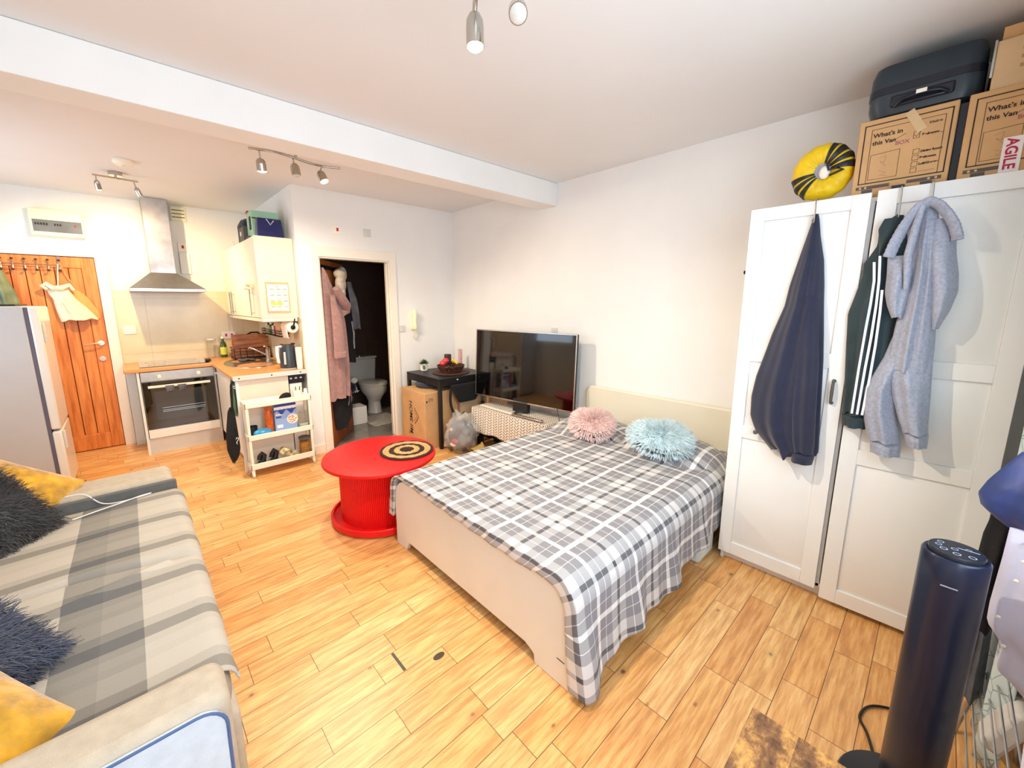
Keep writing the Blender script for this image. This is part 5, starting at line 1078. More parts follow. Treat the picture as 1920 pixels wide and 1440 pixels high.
for j, (v, y, inset, hl, hr) in enumerate(rows):
    sec = section(y, inset * 0.9, hl, hr + 0.012 * math.sin(v * 11), NA)
    for i, (x, z, s) in enumerate(sec):
        wob = 0; top = z > 0.5
        if z < 0.40:
            k = sm((0.40 - z) / 0.3); wob = 0.016 * k * math.sin(v * 17 + 0.7) + 0.010 * k * math.sin(v * 33)
            x += wob if x > 2.6 else -abs(wob)
        yy = y
        if v < 0:
            if z > 0.30: z = z - inset * (0.35 + 0.65 * min(1, (x - 1.9) * 0.9)) if x < 3.2 else z - inset * 0.8
            yy = y + 0.003 * math.sin(x * 40)
        else:
            dz = bed_z(x, y) - 0.502
            if top: z += dz * sm(v / 0.15)
            elif z > 0.36: z += max(0, dz) * ((z - 0.36) / 0.142)
            if v < 0.05: z -= (0.05 - v) * 0.12
        vs.append((x, yy, z)); uvs[len(vs) - 1] = (s + 1.972 - 2.755 + 0.11, v + BYF + 1.19)
for j in range(NB - 1):
    for i in range(NA - 1): fs.append((j * NA + i, j * NA + i + 1, (j + 1) * NA + i + 1, (j + 1) * NA + i))
bl.add(vs, fs); bl.uv = uvs
tag(bl.build('plaid_blanket', PLAID, solid=0.005, off=1, angle=80), 'grey and white plaid blanket spread over the double bed down to the floor', 'blanket')

def heart_cushion(nm, lab, c, sc, mat, rz, seed, tilt):
    t_ = thing(nm, lab, 'cushion', c); rnd = random.Random(seed); mtx = Matrix.Rotation(rz, 3, 'Z') @ Matrix.Rotation(tilt, 3, 'X')
    def hp(a):                                     # heart outline, unit-ish; lobes at +y
        aw = (a + PI) % (2 * PI) - PI; r_ = 1.0 - 0.58 * math.exp(-(aw / 0.36) ** 2) + 0.06 * math.exp(-((PI - abs(aw)) / 0.6) ** 2); return r_ * math.sin(a), r_ * math.cos(a)
    def P(a, q, s):
        hx_, hy_ = hp(a); h = 0.085 * (1 - q ** 2.4) ** 0.5 * s; return Vector((hx_ * q * sc[0], hy_ * q * sc[1], h))
    core = MB()
    for s in (1, -1): core.grid(lambda u, v: Vector(c) + mtx @ P(2 * PI * u, 0.02 + 0.93 * v, s), 48, 12, closed=True)
    core.build('cushion_core', mat, t_, solid=0)
    pts = []
    for _ in range(1700):
        a = rnd.uniform(0, 2 * PI); q = math.sqrt(rnd.uniform(0.0, 0.98)); p = P(a, q, 1); out = Vector((p.x, p.y, 0.03 + 0.10 * (1 - q))); out.normalize(); p = p * 0.97
        pts.append((Vector(c) + mtx @ p, (mtx @ out).normalized()))
    for _ in range(500):
        a = rnd.uniform(0, 2 * PI); p = P(a, 0.95, rnd.choice((0.6, -0.4, -0.8))); out = Vector((p.x, p.y, -0.01)).normalized(); pts.append((Vector(c) + mtx @ p, (mtx @ out).normalized()))
    fz = MB(); strands(fz, pts, 0.040, 0.0052, rnd, 0.22, 0.25, 3, 0.22); fz.build('chenille_tufts', mat, t_)
heart_cushion('heart_cushion', 'pink fluffy heart-shaped cushion on the bed by the headboard', (2.475, -0.49, 0.618), (0.155, 0.155), PINKF, 0.75, 4, 0.30)
heart_cushion('heart_cushion', 'pale blue fluffy heart-shaped cushion on the right side of the bed', (3.01, -0.46, 0.632), (0.20, 0.185), BLUEF, 0.72, 9, 0.26)
# things below the bed
tag(MB().box(3.02, -1.45, 0.005, 3.40, -1.15, 0.10).build('dark_storage_bag', BLACKF, bevel=0.02), 'dark flat storage bag poking out below the bed side', 'bag')
tag(MB().box(3.18, -0.72, 0.005, 3.42, -0.50, 0.16).build('blue_storage_bag', BLUEF, bevel=0.02), 'pale blue bag poking out below the bed next to the wardrobe', 'bag')
# ---------------------------------------------------------------- wardrobe
wd = thing('wardrobe', 'tall white wardrobe with panelled doors and one door slightly ajar', 'wardrobe', (3.95, -0.27, 0))
WX0, WXM, WX1, WYF, WH = 3.47, 3.945, 4.455, -0.52, 2.012
MB().box(WX0, WYF, 0, WX0 + 0.018, -0.016, WH).build('side_panel', WHITE, wd, bevel=0.002)
MB().box(WX1 - 0.018, WYF, 0, WX1, -0.016, WH).build('side_panel', WHITE, wd, bevel=0.002)
MB().box(WXM - 0.009, WYF, 0.06, WXM + 0.009, -0.016, WH - 0.018).build('middle_panel', WHITE, wd, bevel=0.002)
MB().box(WX0 + 0.018, WYF, WH - 0.018, WX1 - 0.018, -0.016, WH).build('top_panel', WHITE, wd)
MB().box(WX0 + 0.018, WYF + 0.03, 0.0, WX1 - 0.018, WYF + 0.045, 0.06).build('plinth', WHITE, wd)
MB().box(WX0 + 0.018, WYF, 0.06, WX1 - 0.018, -0.016, 0.078).build('bottom_panel', WHITE, wd)
MB().box(WX0 + 0.018, -0.03, 0.078, WX1 - 0.018, -0.02, WH - 0.018).build('back_panel', DARKIN, wd)
def wdoor(x0, x1, z0, z1, rot, hinge, rails, hand):
    dm = bpy.data.objects.new('door', None); COL.objects.link(dm)
    # authored flat at the hinge, then turned a little about it
    m = MB(); T = 0.020; S = 0.066; o = hinge
    def L(x): return x - o
    m.box(L(x0), 0, z0, L(x0 + S), T, z1).box(L(x1 - S), 0, z0, L(x1), T, z1)
    zs = [z0] + rails + [z1]
    edges = [(z0, z0 + 0.075)] + [(r - 0.036, r + 0.036) for r in rails] + [(z1 - 0.064, z1)]
    for a, b_ in edges: m.box(L(x0 + S), 0.0, a, L(x1 - S), T, b_)
    bpy.data.objects.remove(dm)
    d_ = m.build('door', WHITE, None, bevel=0.0015)
    d_.parent = wd; d_.location = (o - wd.location.x, WYF - 0.024 - wd.location.y, 0); d_.rotation_euler = (0, 0, rot)
    for i in range(len(edges) - 1):
        a, b_ = edges[i][1], edges[i + 1][0]
        X0, X1_ = L(x0 + S), L(x1 - S); g_ = 0.022
        pm = MB().loft([[(X0, 0.0125, a), (X1_, 0.0125, a), (X1_, 0.0125, b_), (X0, 0.0125, b_)], [(X0 + g_, 0.0045, a + g_), (X1_ - g_, 0.0045, a + g_), (X1_ - g_, 0.0045, b_ - g_), (X0 + g_, 0.0045, b_ - g_)]])
        pm.box(X0, 0.0125, a, X1_, 0.018, b_)
        po = pm.build('raised_panel', WHITE, None, bevel=0.001); po.parent = d_
    if hand:
        hx_ = L(x1 - 0.038); hz = 1.115
        hm = MB().tube([(hx_, -0.001, hz + 0.055), (hx_, -0.022, hz + 0.05), (hx_, -0.028, hz), (hx_, -0.022, hz - 0.05), (hx_, -0.001, hz - 0.055)], [0.009, 0.006, 0.0075, 0.006, 0.009], 10)
        ho = hm.build('handle', GREYB, None); ho.parent = d_
    return d_
wdoor(3.462, 3.940, 0.055, 2.030, 0.0, 3.462, [0.823, 1.264], True)
wdoor(3.962, 4.457, 0.030, 2.030, 0.035, 4.457, [0.817, 1.264], False)
MB().cyl((3.462, -0.53, 1.71), (3.452, -0.53, 1.71), 0.010, n=14).build('bumper', BLACKM, wd)

def hook(x, ytop, z, lab, drop=0.10, y=-0.575):
    o_ = MB().tube([(x, -0.50, 2.034), (x, -0.545, 2.038), (x + 0.002, y + 0.003, 2.03), (x + 0.004, y, 2.0), (x + 0.006, y - 0.002, 2.03 - drop), (x + 0.004, y - 0.018, 2.022 - drop), (x + 0.002, y - 0.026, 2.035 - drop)], 0.0028, 8)
    tag(o_.build('over_door_hook', CHROME), lab, 'hook', 'hooks over the wardrobe doors')
hook(3.742, 0, 0, 'thin metal hook over the left wardrobe door holding the navy hoodie')
hook(4.035, 0, 0, 'thin metal hook over the right wardrobe door holding the green track top', 0.12)
hook(4.128, 0, 0, 'thin metal hook over the right wardrobe door holding the grey joggers', 0.09)
PY = lambda off: (lambda a, q, z: (a, -0.552 - off - q, z))
t = thing('navy_hoodie', 'navy blue hooded sweatshirt hanging on the left wardrobe door', 'sweatshirt', (3.75, -0.6, 0.76))
HOOD = [(1.965, 3.744, 3.757), (1.941, 3.737, 3.764), (1.865, 3.722, 3.776), (1.749, 3.698, 3.802), (1.631, 3.675, 3.816), (1.531, 3.664, 3.825), (1.387, 3.623, 3.84), (1.27, 3.597, 3.851), (1.151, 3.57, 3.859), (1.04, 3.557, 3.866), (0.928, 3.562, 3.873), (0.859, 3.590, 3.878), (0.80, 3.640, 3.882), (0.775, 3.68, 3.875)]
b = MB(); garment(b, HOOD, PY(0), 0.085, 2.6, 0.014, 60, 90, 0.6, 0.03); b.build('body', NAVY, t)
b = MB(); garment(b, [(1.58, 3.735, 3.80), (1.45, 3.735, 3.82), (1.25, 3.745, 3.845), (1.0, 3.755, 3.86), (0.85, 3.775, 3.87), (0.80, 3.79, 3.868)], PY(0.055), 0.045, 1.2, 0.010, 40, 50, 2.2, 0.006); b.build('sleeve', NAVY, t)
b = MB(); garment(b, [(0.805, 3.785, 3.872), (0.79, 3.78, 3.876), (0.745, 3.782, 3.870)], PY(0.05), 0.055, 1, 0.004, 10, 40, 2.2, 0.003); b.build('cuff', NAVY, t)
MB().ell((3.603, -0.585, 0.845), 0.012, 0.010, 0.012, 10, 8).build('cord_toggle', GREYC, t)
t = thing('green_track_top', 'dark green track top with white sleeve stripes hanging on the right wardrobe door', 'track top', (4.0, -0.6, 0.97))
b = MB(); garment(b, [(1.915, 4.025, 4.055), (1.88, 3.99, 4.07), (1.84, 3.982, 4.075), (1.797, 3.985, 4.08), (1.746, 3.961, 4.09), (1.72, 3.948, 4.10), (1.667, 3.950, 4.10), (1.578, 3.934, 4.10), (1.496, 3.918, 4.10), (1.347, 3.928, 4.10), (1.155, 3.943, 4.09), (1.03, 3.950, 4.06)], PY(0), 0.065, 2.4, 0.012, 50, 70, 1.7, 0.01); b.build('body', GREEND, t)
b = MB(); garment(b, [(1.04, 3.950, 4.06), (1.02, 3.948, 4.062), (0.97, 3.953, 4.055)], PY(0), 0.075, 2.4, 0.003, 10, 50, 1.7, 0.003); b.build('waist_rib', GREEND, t)
b = MB(); garment(b, [(1.90, 4.0, 4.05), (1.86, 3.985, 4.06), (1.80, 3.995, 4.03), (1.75, 4.0, 4.01)], PY(0.05), 0.03, 1, 0.006, 14, 30, 1.0); b.build('collar', GREEND, t)
def stripe(pts, w_=0.0042, y=-0.635, mat=STRIPE, par=None, nm='white_stripe'):
    m = MB(); v = []
    for i, (x, z) in enumerate(pts): yy = y + 0.002 * math.sin(i); v += [(x - w_, yy, z), (x + w_, yy, z), (x + w_, yy + 0.012, z), (x - w_, yy + 0.012, z)]
    f_ = []
    for i in range(len(pts) - 1):
        for k in range(4): a = i * 4 + k; b2 = i * 4 + (k + 1) % 4; f_.append((a, b2, b2 + 4, a + 4))
    m.add(v, f_); m.build(nm, mat, par)
stripe([(3.990, 1.72), (3.999, 1.64), (3.999, 1.54), (3.996, 1.44), (3.993, 1.25), (3.992, 1.04)], par=t, y=-0.630)
stripe([(4.006, 1.745), (4.015, 1.64), (4.018, 1.54), (4.018, 1.397), (4.014, 1.25), (4.011, 1.04)], par=t, y=-0.632)
stripe([(4.030, 1.60), (4.034, 1.50), (4.036, 1.36), (4.034, 1.21), (4.028, 1.04)], par=t, y=-0.632)
t = thing('grey_joggers', 'light grey marl jogging bottoms hanging on the right wardrobe door', 'joggers', (4.15, -0.62, 0.88))
OFF = 0.062
b = MB(); garment(b, [(1.94, 4.112, 4.146), (1.906, 4.105, 4.159), (1.785, 4.10, 4.178), (1.66, 4.104, 4.19), (1.533, 4.096, 4.203), (1.446, 4.088, 4.21), (1.359, 4.085, 4.216), (1.26, 4.082, 4.22)], PY(OFF), 0.06, 2.6, 0.012, 40, 70, 0.3, 0.004); b.build('seat', GREYM, t)
b = MB(); garment(b, [(1.40, 4.085, 4.16), (1.308, 4.067, 4.15), (1.242, 4.045, 4.135), (1.164, 4.019, 4.128), (1.07, 4.023, 4.135), (0.978, 4.044, 4.158), (0.935, 4.058, 4.165)], PY(OFF - 0.012), 0.062, 1.6, 0.010, 34, 60, 1.4, 0.004); b.build('trouser_leg', GREYM, t)
b = MB(); garment(b, [(0.945, 4.062, 4.162), (0.925, 4.066, 4.168), (0.875, 4.072, 4.172)], PY(OFF - 0.01), 0.055, 3, 0.003, 8, 50, 1.4, 0.002); b.build('cuff', GREYM, t)
b = MB(); garment(b, [(1.36, 4.085, 4.215), (1.224, 4.092, 4.225), (1.135, 4.118, 4.232), (1.047, 4.146, 4.238), (0.998, 4.166, 4.243)], PY(OFF + 0.008), 0.062, 1.7, 0.010, 30, 60, 2.6, 0.004); b.build('trouser_leg', GREYM, t)
b = MB(); garment(b, [(1.01, 4.162, 4.242), (0.99, 4.170, 4.246), (0.94, 4.182, 4.247)], PY(OFF + 0.008), 0.055, 3, 0.003, 8, 50, 2.6, 0.002); b.build('cuff', GREYM, t)
b = MB(); garment(b, [(1.875, 4.141, 4.19), (1.797, 4.130, 4.221), (1.74, 4.132, 4.228), (1.657, 4.145, 4.245), (1.591, 4.160, 4.252), (1.516, 4.175, 4.240), (1.44, 4.19, 4.217)], PY(OFF - 0.005), 0.065, 1.4, 0.008, 30, 50, 4.0, 0.004); b.build('seat_fold', GREYM, t)
b = MB(); garment(b, [(1.74, 4.03, 4.12), (1.664, 4.036, 4.12), (1.586, 4.039, 4.12), (1.533, 4.052, 4.115), (1.484, 4.071, 4.11)], PY(OFF + 0.004), 0.055, 1.6, 0.010, 24, 50, 5.0, 0.004); b.build('hip_fold', GREYM, t)
wb = [(4.036, 1.735), (4.048, 1.79), (4.066, 1.845), (4.086, 1.89), (4.108, 1.928), (4.133, 1.942), (4.160, 1.922), (4.186, 1.886), (4.208, 1.845), (4.222, 1.80), (4.224, 1.782)]
mm = MB(); wp = []
for i in range(len(wb) - 1):
    for k in range(6): q = k / 6; wp.append((lerp(wb[i][0], wb[i + 1][0], q), -0.652 - 0.008 * math.sin(PI * i / 10), lerp(wb[i][1], wb[i + 1][1], q)))
mm.tube(wp, [0.022 + 0.0022 * (i % 2) for i in range(len(wp))], 14, flat=0.6); mm.build('elastic_waistband', GREYM, t)
MB().tube([(4.115, -0.668, 1.93), (4.105, -0.672, 1.86), (4.095, -0.675, 1.74), (4.105, -0.672, 1.60)], [0.010, 0.012, 0.013, 0.008], 10).build('front_fold', GREYM, t)

# ---------------------------------------------------------------- on top of the wardrobe
def movebox(x0, x1, y0, y1, z0, z1, lab, kind):
    t_ = thing('moving_box', lab, 'cardboard box', ((x0 + x1) / 2, (y0 + y1) / 2, z0), 0, 'printed moving boxes on the wardrobe')
    MB().box(x0, y0, z0, x1, y1, z1).build('carton', CARD, t_, bevel=0.004)
    w, h = x1 - x0, z1 - z0
    def P(u, v): return (x0 + u * w, y0 - 0.0008, z0 + v * h)
    def line(pts, tk, mat, nm):
        m = MB()
        for i in range(len(pts) - 1):
            a = Vector(P(*pts[i])); b_ = Vector(P(*pts[i + 1])); dd = (b_ - a).normalized(); nn = Vector((-dd.z, 0, dd.x)) * tk / 2; a -= dd * tk / 2; b_ += dd * tk / 2
            m.add([a - nn, b_ - nn, b_ + nn, a + nn], [(0, 1, 2, 3)])
        m.build(nm, mat, t_, smooth=False)
    line([(0.07, 0.20), (0.07, 0.93), (0.95, 0.93), (0.95, 0.20), (0.07, 0.20)], 0.0042, PRINT, 'outer_border')
    line([(0.15, 0.20), (0.15, 0.87), (0.89, 0.87), (0.89, 0.20)], 0.0018, PRINT, 'inner_border')
    def tx(s, u, v, sz, mat=PRINT, bold=0.0006, nm='lettering', up=(0, 0, 1), rt_=(1, 0, 0)): text_mb(s, sz, rt_, up, (x0 + u * w, y0, z0 + v * h), 0.0011, 0.0, bold=bold).build(nm, mat, t_)
    tx("What's in", 0.17, 0.765, 0.0245); tx('this Van', 0.17, 0.675, 0.0235)
    line([(0.37, 0.675), (0.52, 0.745)], 0.0015, PRINT, 'strike_through')
    tx('BOX', 0.42, 0.625, 0.021, PENP, 0.0004, 'pen_word')
    line([(0.17, 0.24), (0.17, 0.55), (0.48, 0.57), (0.48, 0.24), (0.17, 0.24)], 0.0014, PRINT, 'note_frame')
    line([(0.26, 0.50), (0.34, 0.52), (0.33, 0.44), (0.28, 0.46), (0.36, 0.38)], 0.0012, PEN, 'pen_note'); line([(0.28, 0.34), (0.36, 0.31), (0.30, 0.28), (0.38, 0.26)], 0.0012, PEN, 'pen_note')
    if kind == 0:
        line([(0.60, 0.66), (0.60, 0.74), (0.66, 0.74), (0.66, 0.66), (0.60, 0.66)], 0.0014, PRINT, 'tick_box')
        line([(0.61, 0.70), (0.63, 0.675), (0.67, 0.73)], 0.0012, PRINT, 'tick_mark')
        tx('Bedroom: _', 0.685, 0.675, 0.0125); tx('Kitchen', 0.74, 0.80, 0.012, PRINTG)
        for i, s in enumerate(('Dining Room', 'Bathroom', 'Loft/Garage', '')):
            v0 = 0.47 - i * 0.075; line([(0.62, v0), (0.62, v0 + 0.055), (0.68, v0 + 0.055), (0.68, v0), (0.62, v0)], 0.0013, PRINT, 'tick_box')
            if s: tx(s, 0.695, v0 + 0.008, 0.0118)
        line([(0.70, 0.25), (0.86, 0.25)], 0.0008, PRINT, 'rule_line')
        MB().obox(P(0.60, 0.87)[:1] + (y0 - 0.0012,) + P(0.60, 0.87)[2:], (0.03, 0.001, 0.10), Matrix.Rotation(-0.5, 3, 'Y')).build('parcel_tape', CARD2, t_)
    for (u0, u1, v0, v1, mt_) in ((0.05, 0.42, 0.125, 0.165, PRINTG), (0.60, 0.94, 0.125, 0.165, PRINTG), (0.12, 0.24, 0.02, 0.12, PRINTG), (0.74, 0.86, 0.02, 0.12, PRINTG)):
        a = P(u0, v0); b_ = P(u1, v1); MB().box(a[0], y0 - 0.001, a[2], b_[0], y0, b_[2]).build('lorry_print', mt_, t_)
    for u in (0.10, 0.16, 0.82, 0.89): MB().cyl((x0 + u * w, y0 - 0.0005, z0 + 0.145 * h), (x0 + u * w, y0 - 0.0016, z0 + 0.145 * h), 0.0042, n=14).build('lamp_print', CARD2, t_)
    return t_
movebox(3.86, 4.163, -0.50, -0.12, WH + 0.001, 2.347, "cardboard moving box marked What's in this Van under the suitcase", 0)
bx = movebox(4.188, 4.50, -0.50, -0.12, WH + 0.001, 2.352, "cardboard moving box with white tape lettered AGILE at the right wardrobe end", 1)
MB().box(4.296, -0.503, WH + 0.02, 4.346, -0.5, 2.165).build('fragile_tape', TAPEW, bx)
text_mb('AGILE', 0.042, (0, 0, -1), (1, 0, 0), (4.306, -0.503, 2.160), 0.0012, 0, bold=0.001).build('tape_lettering', PRINTR, bx)
MB().box(4.0, -0.535, WH + 0.001, 4.04, -0.502, WH + 0.035).build('dark_latch_clip', SUITD, bpy.data.objects['moving_box'])
tag(MB().box(4.165, -0.46, WH + 0.001, 4.186, -0.14, 2.34).build('dark_gap_panel', SUITD), 'dark navy panel standing between the two moving boxes', 'folder')  # thin dark navy panel filling the gap between the boxes
t = thing('upper_cardboard_box', 'plain open cardboard box on top of the right moving box', 'cardboard box', (4.38, -0.3, 2.353))
MB().box(4.235, -0.485, 2.353, 4.55, -0.12, 2.525).build('carton', CARD2, t, bevel=0.003)
MB().box(4.228, -0.488, 2.40, 4.2345, -0.15, 2.53).build('tape_edge', CHROME, t)
for i in range(3): MB().obox((4.40, -0.4862, 2.42 + i * 0.03), (0.20, 0.001, 0.012), Matrix.Identity(3)).build('faint_print', M('faint_brown_print', (176, 138, 98), 0.8, var=0), t)
MB().obox((4.30, -0.475, 2.545), (0.11, 0.004, 0.05), Matrix.Rotation(0.5, 3, 'X')).build('flap', CARD, t)
t = thing('suitcase', 'dark blue-grey hard suitcase lying on the moving box below the ceiling', 'suitcase', (4.03, -0.3, 2.348))
def rrect(cx, cy, w, h, r, z, n=6):
    out = []
    for (sx, sy, a0) in ((1, 1, 0), (-1, 1, 90), (-1, -1, 180), (1, -1, 270)):
        for i in range(n + 1):
            a = math.radians(a0 + 90 * i / n); out.append((cx + sx * (w / 2 - r) + r * math.cos(a), cy + sy * (h / 2 - r) + r * math.sin(a), z))
    return out
SCX, SCY = 4.045, -0.255
MB().loft([rrect(SCX, SCY, 0.28, 0.38, 0.05, 2.350), rrect(SCX, SCY, 0.325, 0.43, 0.06, 2.362), rrect(SCX, SCY, 0.345, 0.45, 0.06, 2.40), rrect(SCX, SCY, 0.348, 0.455, 0.06, 2.445)]).build('lower_shell', SUIT, t)
MB().loft([rrect(SCX, SCY, 0.352, 0.46, 0.06, 2.445), rrect(SCX, SCY, 0.352, 0.46, 0.06, 2.475)]).build('zip_band', SUITD, t)
MB().loft([rrect(SCX, SCY, 0.348, 0.455, 0.06, 2.475), rrect(SCX, SCY, 0.345, 0.45, 0.06, 2.53), rrect(SCX, SCY, 0.325, 0.43, 0.06, 2.565), rrect(SCX, SCY, 0.26, 0.36, 0.05, 2.578)]).build('upper_shell', SUIT, t)
MB().box(3.95, -0.492, 2.385, 4.14, -0.478, 2.43).build('handle_recess', SUITD, t, bevel=0.012)
MB().tube([(3.965, -0.492, 2.385), (3.99, -0.512, 2.402), (4.045, -0.518, 2.41), (4.10, -0.512, 2.404), (4.125, -0.492, 2.39)], 0.009, 10, flat=0.7).build('carry_handle', SUITD, t)
MB().box(4.030, -0.5285, 2.402, 4.062, -0.527, 2.417).build('handle_tag', PAPER, t)
# travel neck pillow
t = thing('neck_pillow', 'yellow and black striped travel neck pillow standing on the wardrobe', 'neck pillow', (3.735, -0.45, WH))
npz, npr, nr = 2.175, 0.075, 0.055; cxn = 3.735
def npt(u, v):
    a = 2 * PI * u; b_ = 2 * PI * v; w_ = 1 + 0.05 * math.sin(a * 14) * 0.6
    r = nr * w_ * (1 + 0.10 * math.sin(a - 1.0)); return (cxn + (npr * 0.92 + r * math.cos(b_)) * math.cos(a), -0.44 + r * 1.05 * math.sin(b_), npz + (npr + r * math.cos(b_)) * math.sin(a) + 0.0)
MB().grid(npt, 120, 20, closed=True).build('pillow_ring', None or (lambda: (lambda m: m)(YEL))(), t)
def npband(u0, u1, nm, mat, w0=0, w1=1, off=1.02):
    MB().grid(lambda u, v: tuple(Vector((cxn, -0.44, npz)) + (Vector(npt(lerp(u0, u1, u), lerp(w0, w1, v))) - Vector((cxn, -0.44, npz))) * 1.0 + (Vector(npt(lerp(u0, u1, u), lerp(w0, w1, v))) - Vector((cxn + npr * 0.92 * math.cos(2 * PI * lerp(u0, u1, u)), -0.44, npz + npr * math.sin(2 * PI * lerp(u0, u1, u))))) * (off - 1)), 26, 24).build(nm, mat, t)
BLK = M('black_nylon', (30, 30, 32), 0.5, var=0.1, bump=0.2)
for (a, b_) in ((0.0, 0.045), (0.06, 0.10), (0.115, 0.16), (0.175, 0.21), (0.525, 0.56), (0.575, 0.61), (0.625, 0.66)): npband(a, b_, 'black_stripe', BLK, off=1.05)
MB().ell((cxn - 0.005, -0.462, npz + 0.005), 0.05, 0.03, 0.05, 16, 12).build('grey_centre', GREYM, t)
MB().ell((cxn + 0.012, -0.49, npz - 0.01), 0.022, 0.018, 0.030, 14, 10).build('white_tag', PAPER, t)
MB().tube([(cxn + 0.02, -0.50, npz + 0.03), (cxn + 0.03, -0.505, npz - 0.005), (cxn + 0.06, -0.50, npz + 0.0), (cxn + 0.085, -0.495, npz - 0.01), (cxn + 0.035, -0.505, npz - 0.03)], 0.005, 8).build('draw_cord', BLK, t)

# ---------------------------------------------------------------- sofa
sf = thing('sofa', 'beige fabric sofa with wide low arms along the left wall', 'sofa', (2.0, -3.6, 0))
SY0, SY1 = -4.05, -2.965
def soft(x0, y0, z0, x1, y1, z1, nm, mat, bev=0.035, par=sf):
    o_ = MB().box(x0, y0, z0, x1, y1, z1).build(nm, mat, par, bevel=bev, seg=4); return o_
soft(1.02, SY0, 0.05, 1.27, SY1, 0.555, 'arm', SOFA, 0.04)
soft(2.93, SY0, 0.05, 3.098, SY1, 0.56, 'arm', SOFA, 0.04)
soft(1.27, SY0 + 0.02, 0.07, 2.93, SY1 + 0.03, 0.33, 'base', SOFA, 0.02)
soft(1.275, SY0 + 0.25, 0.33, 2.10, SY1 + 0.02, 0.466, 'seat_cushion', SOFA, 0.045)
soft(2.105, SY0 + 0.25, 0.33, 2.925, SY1 + 0.02, 0.466, 'seat_cushion', SOFA, 0.045)
soft(1.27, SY0, 0.33, 2.93, SY0 + 0.22, 0.80, 'backrest', SOFA, 0.05)
soft(1.268, SY0 + 0.24, 0.40, 1.292, SY1 + 0.012, 0.535, 'arm_inner_shade', SOFAD, 0.01)  # dark grey panel paints the shade on the far arm's inner face
# near arm's outer side, bluish daylight painted into its colour, with blue piping
pr = [(SY0 + 0.05, 0.08), (SY1 - 0.02, 0.08)]
for i in range(7): a = PI / 2 * i / 6; pr.append((SY1 - 0.075 + 0.06 * math.cos(a), 0.485 + 0.06 * math.sin(a)))
pr.append((SY0 + 0.05, 0.545))
MB().prism(pr, lambda a, b, d: (d, a, b), 3.094, 3.110).build('side_panel', SOFAB, sf, bevel=0.006)
MB().tube([(3.110, a, b) for a, b in pr[1:]], 0.004, 6).build('piping', PIPE, sf)
for x in (1.08, 3.04):
    for y in (SY0 + 0.06, SY1 - 0.06): MB().cyl((x, y, 0), (x, y, 0.055), 0.022, n=14).build('foot', BLACK, sf)
# throw over the seats
def throwf(u, v):
    x = lerp(1.305, 2.915, u); q = lerp(-0.16, 0.83, v)               # q<0 hangs over the front edge
    fr = SY1 + 0.030
    yy = fr - max(q, 0); z = 0.481
    if q < 0.05:
        a = min(1, (0.05 - q) / 0.10); yy = fr - 0.045 + 0.052 * math.sin(a * PI / 2); z = 0.481 - 0.05 * (1 - math.cos(a * PI / 2))
        if q < -0.05: z -= (-0.05 - q) * (1 - 0.9 * sm((x - 2.62) / 0.25)); yy += 0.004 * math.sin(x * 20)
    g_ = math.exp(-((x - 2.10 - 0.03 * math.sin(yy * 6)) / 0.022) ** 2); z -= 0.028 * g_
    z += 0.022 * math.exp(-((x - 2.10) / 0.22) ** 2) * 0.4 + 0.006 * mnoise.noise(Vector((x * 4, yy * 4, 1))) + 0.004 * math.sin(3 * x + 9 * yy)
    if u < 0.04: z += 0.0
    z += 0.012 * math.exp(-((x - (2.25 + (yy + 3.3) * -0.35)) / 0.018) ** 2) * (1 if q > 0.1 else 0)
    return (x, yy, z)
tm = MB().grid(throwf, 150, 90, uvfn=lambda u, v: (lerp(1.305, 2.915, u), lerp(-0.16, 0.83, v)))
tag(tm.build('striped_throw', THROW, solid=0.005, off=1, angle=80), 'beige and grey striped wool throw laid over the sofa seats', 'throw')
MBc = MB().stube([(1.26, -3.40, 0.562), (1.27, -3.33, 0.555), (1.31, -3.27, 0.50), (1.335, -3.20, 0.492), (1.33, -3.12, 0.494), (1.315, -3.07, 0.494), (1.33, -3.12, 0.4965), (1.36, -3.20, 0.494), (1.40, -3.30, 0.494), (1.43, -3.37, 0.494)], 0.0028, 6)
tag(MBc.build('charging_cable', WHITE), 'thin white charging cable lying on the far end of the sofa', 'cable')

def cushion(nm, lab, c, sx, sy, h, rot, mat, ridges=0.0, seed=0):
    t_ = thing(nm, lab, 'cushion', c); m = MB(); N = 34
    for s in (1, -1):
        def f(u, v, s=s):
            p = pillow_pt(2 * u - 1, 2 * v - 1, sx, sy, h, s)
            if ridges: p.z += s * ridges * (mnoise.noise(Vector((p.x * 9 + seed, p.y * 9, s))) + 0.5 * math.sin(p.x * 38 + 5 * p.y * 3 + seed))* max(0, 1 - (2 * u - 1) ** 4) * max(0, 1 - (2 * v - 1) ** 4)
            return Vector(c) + rot @ p
        m.grid(f, N, N)
    m.build('cushion_cover', mat, t_, angle=80); return t_
def rotm(nrm, roll):
    n_ = Vector(nrm).normalized(); u_ = Vector((0, 0, 1)).cross(n_).normalized(); v_ = n_.cross(u_)
    return Matrix((u_, v_, n_)).transposed() @ Matrix.Rotation(roll, 3, 'Z')
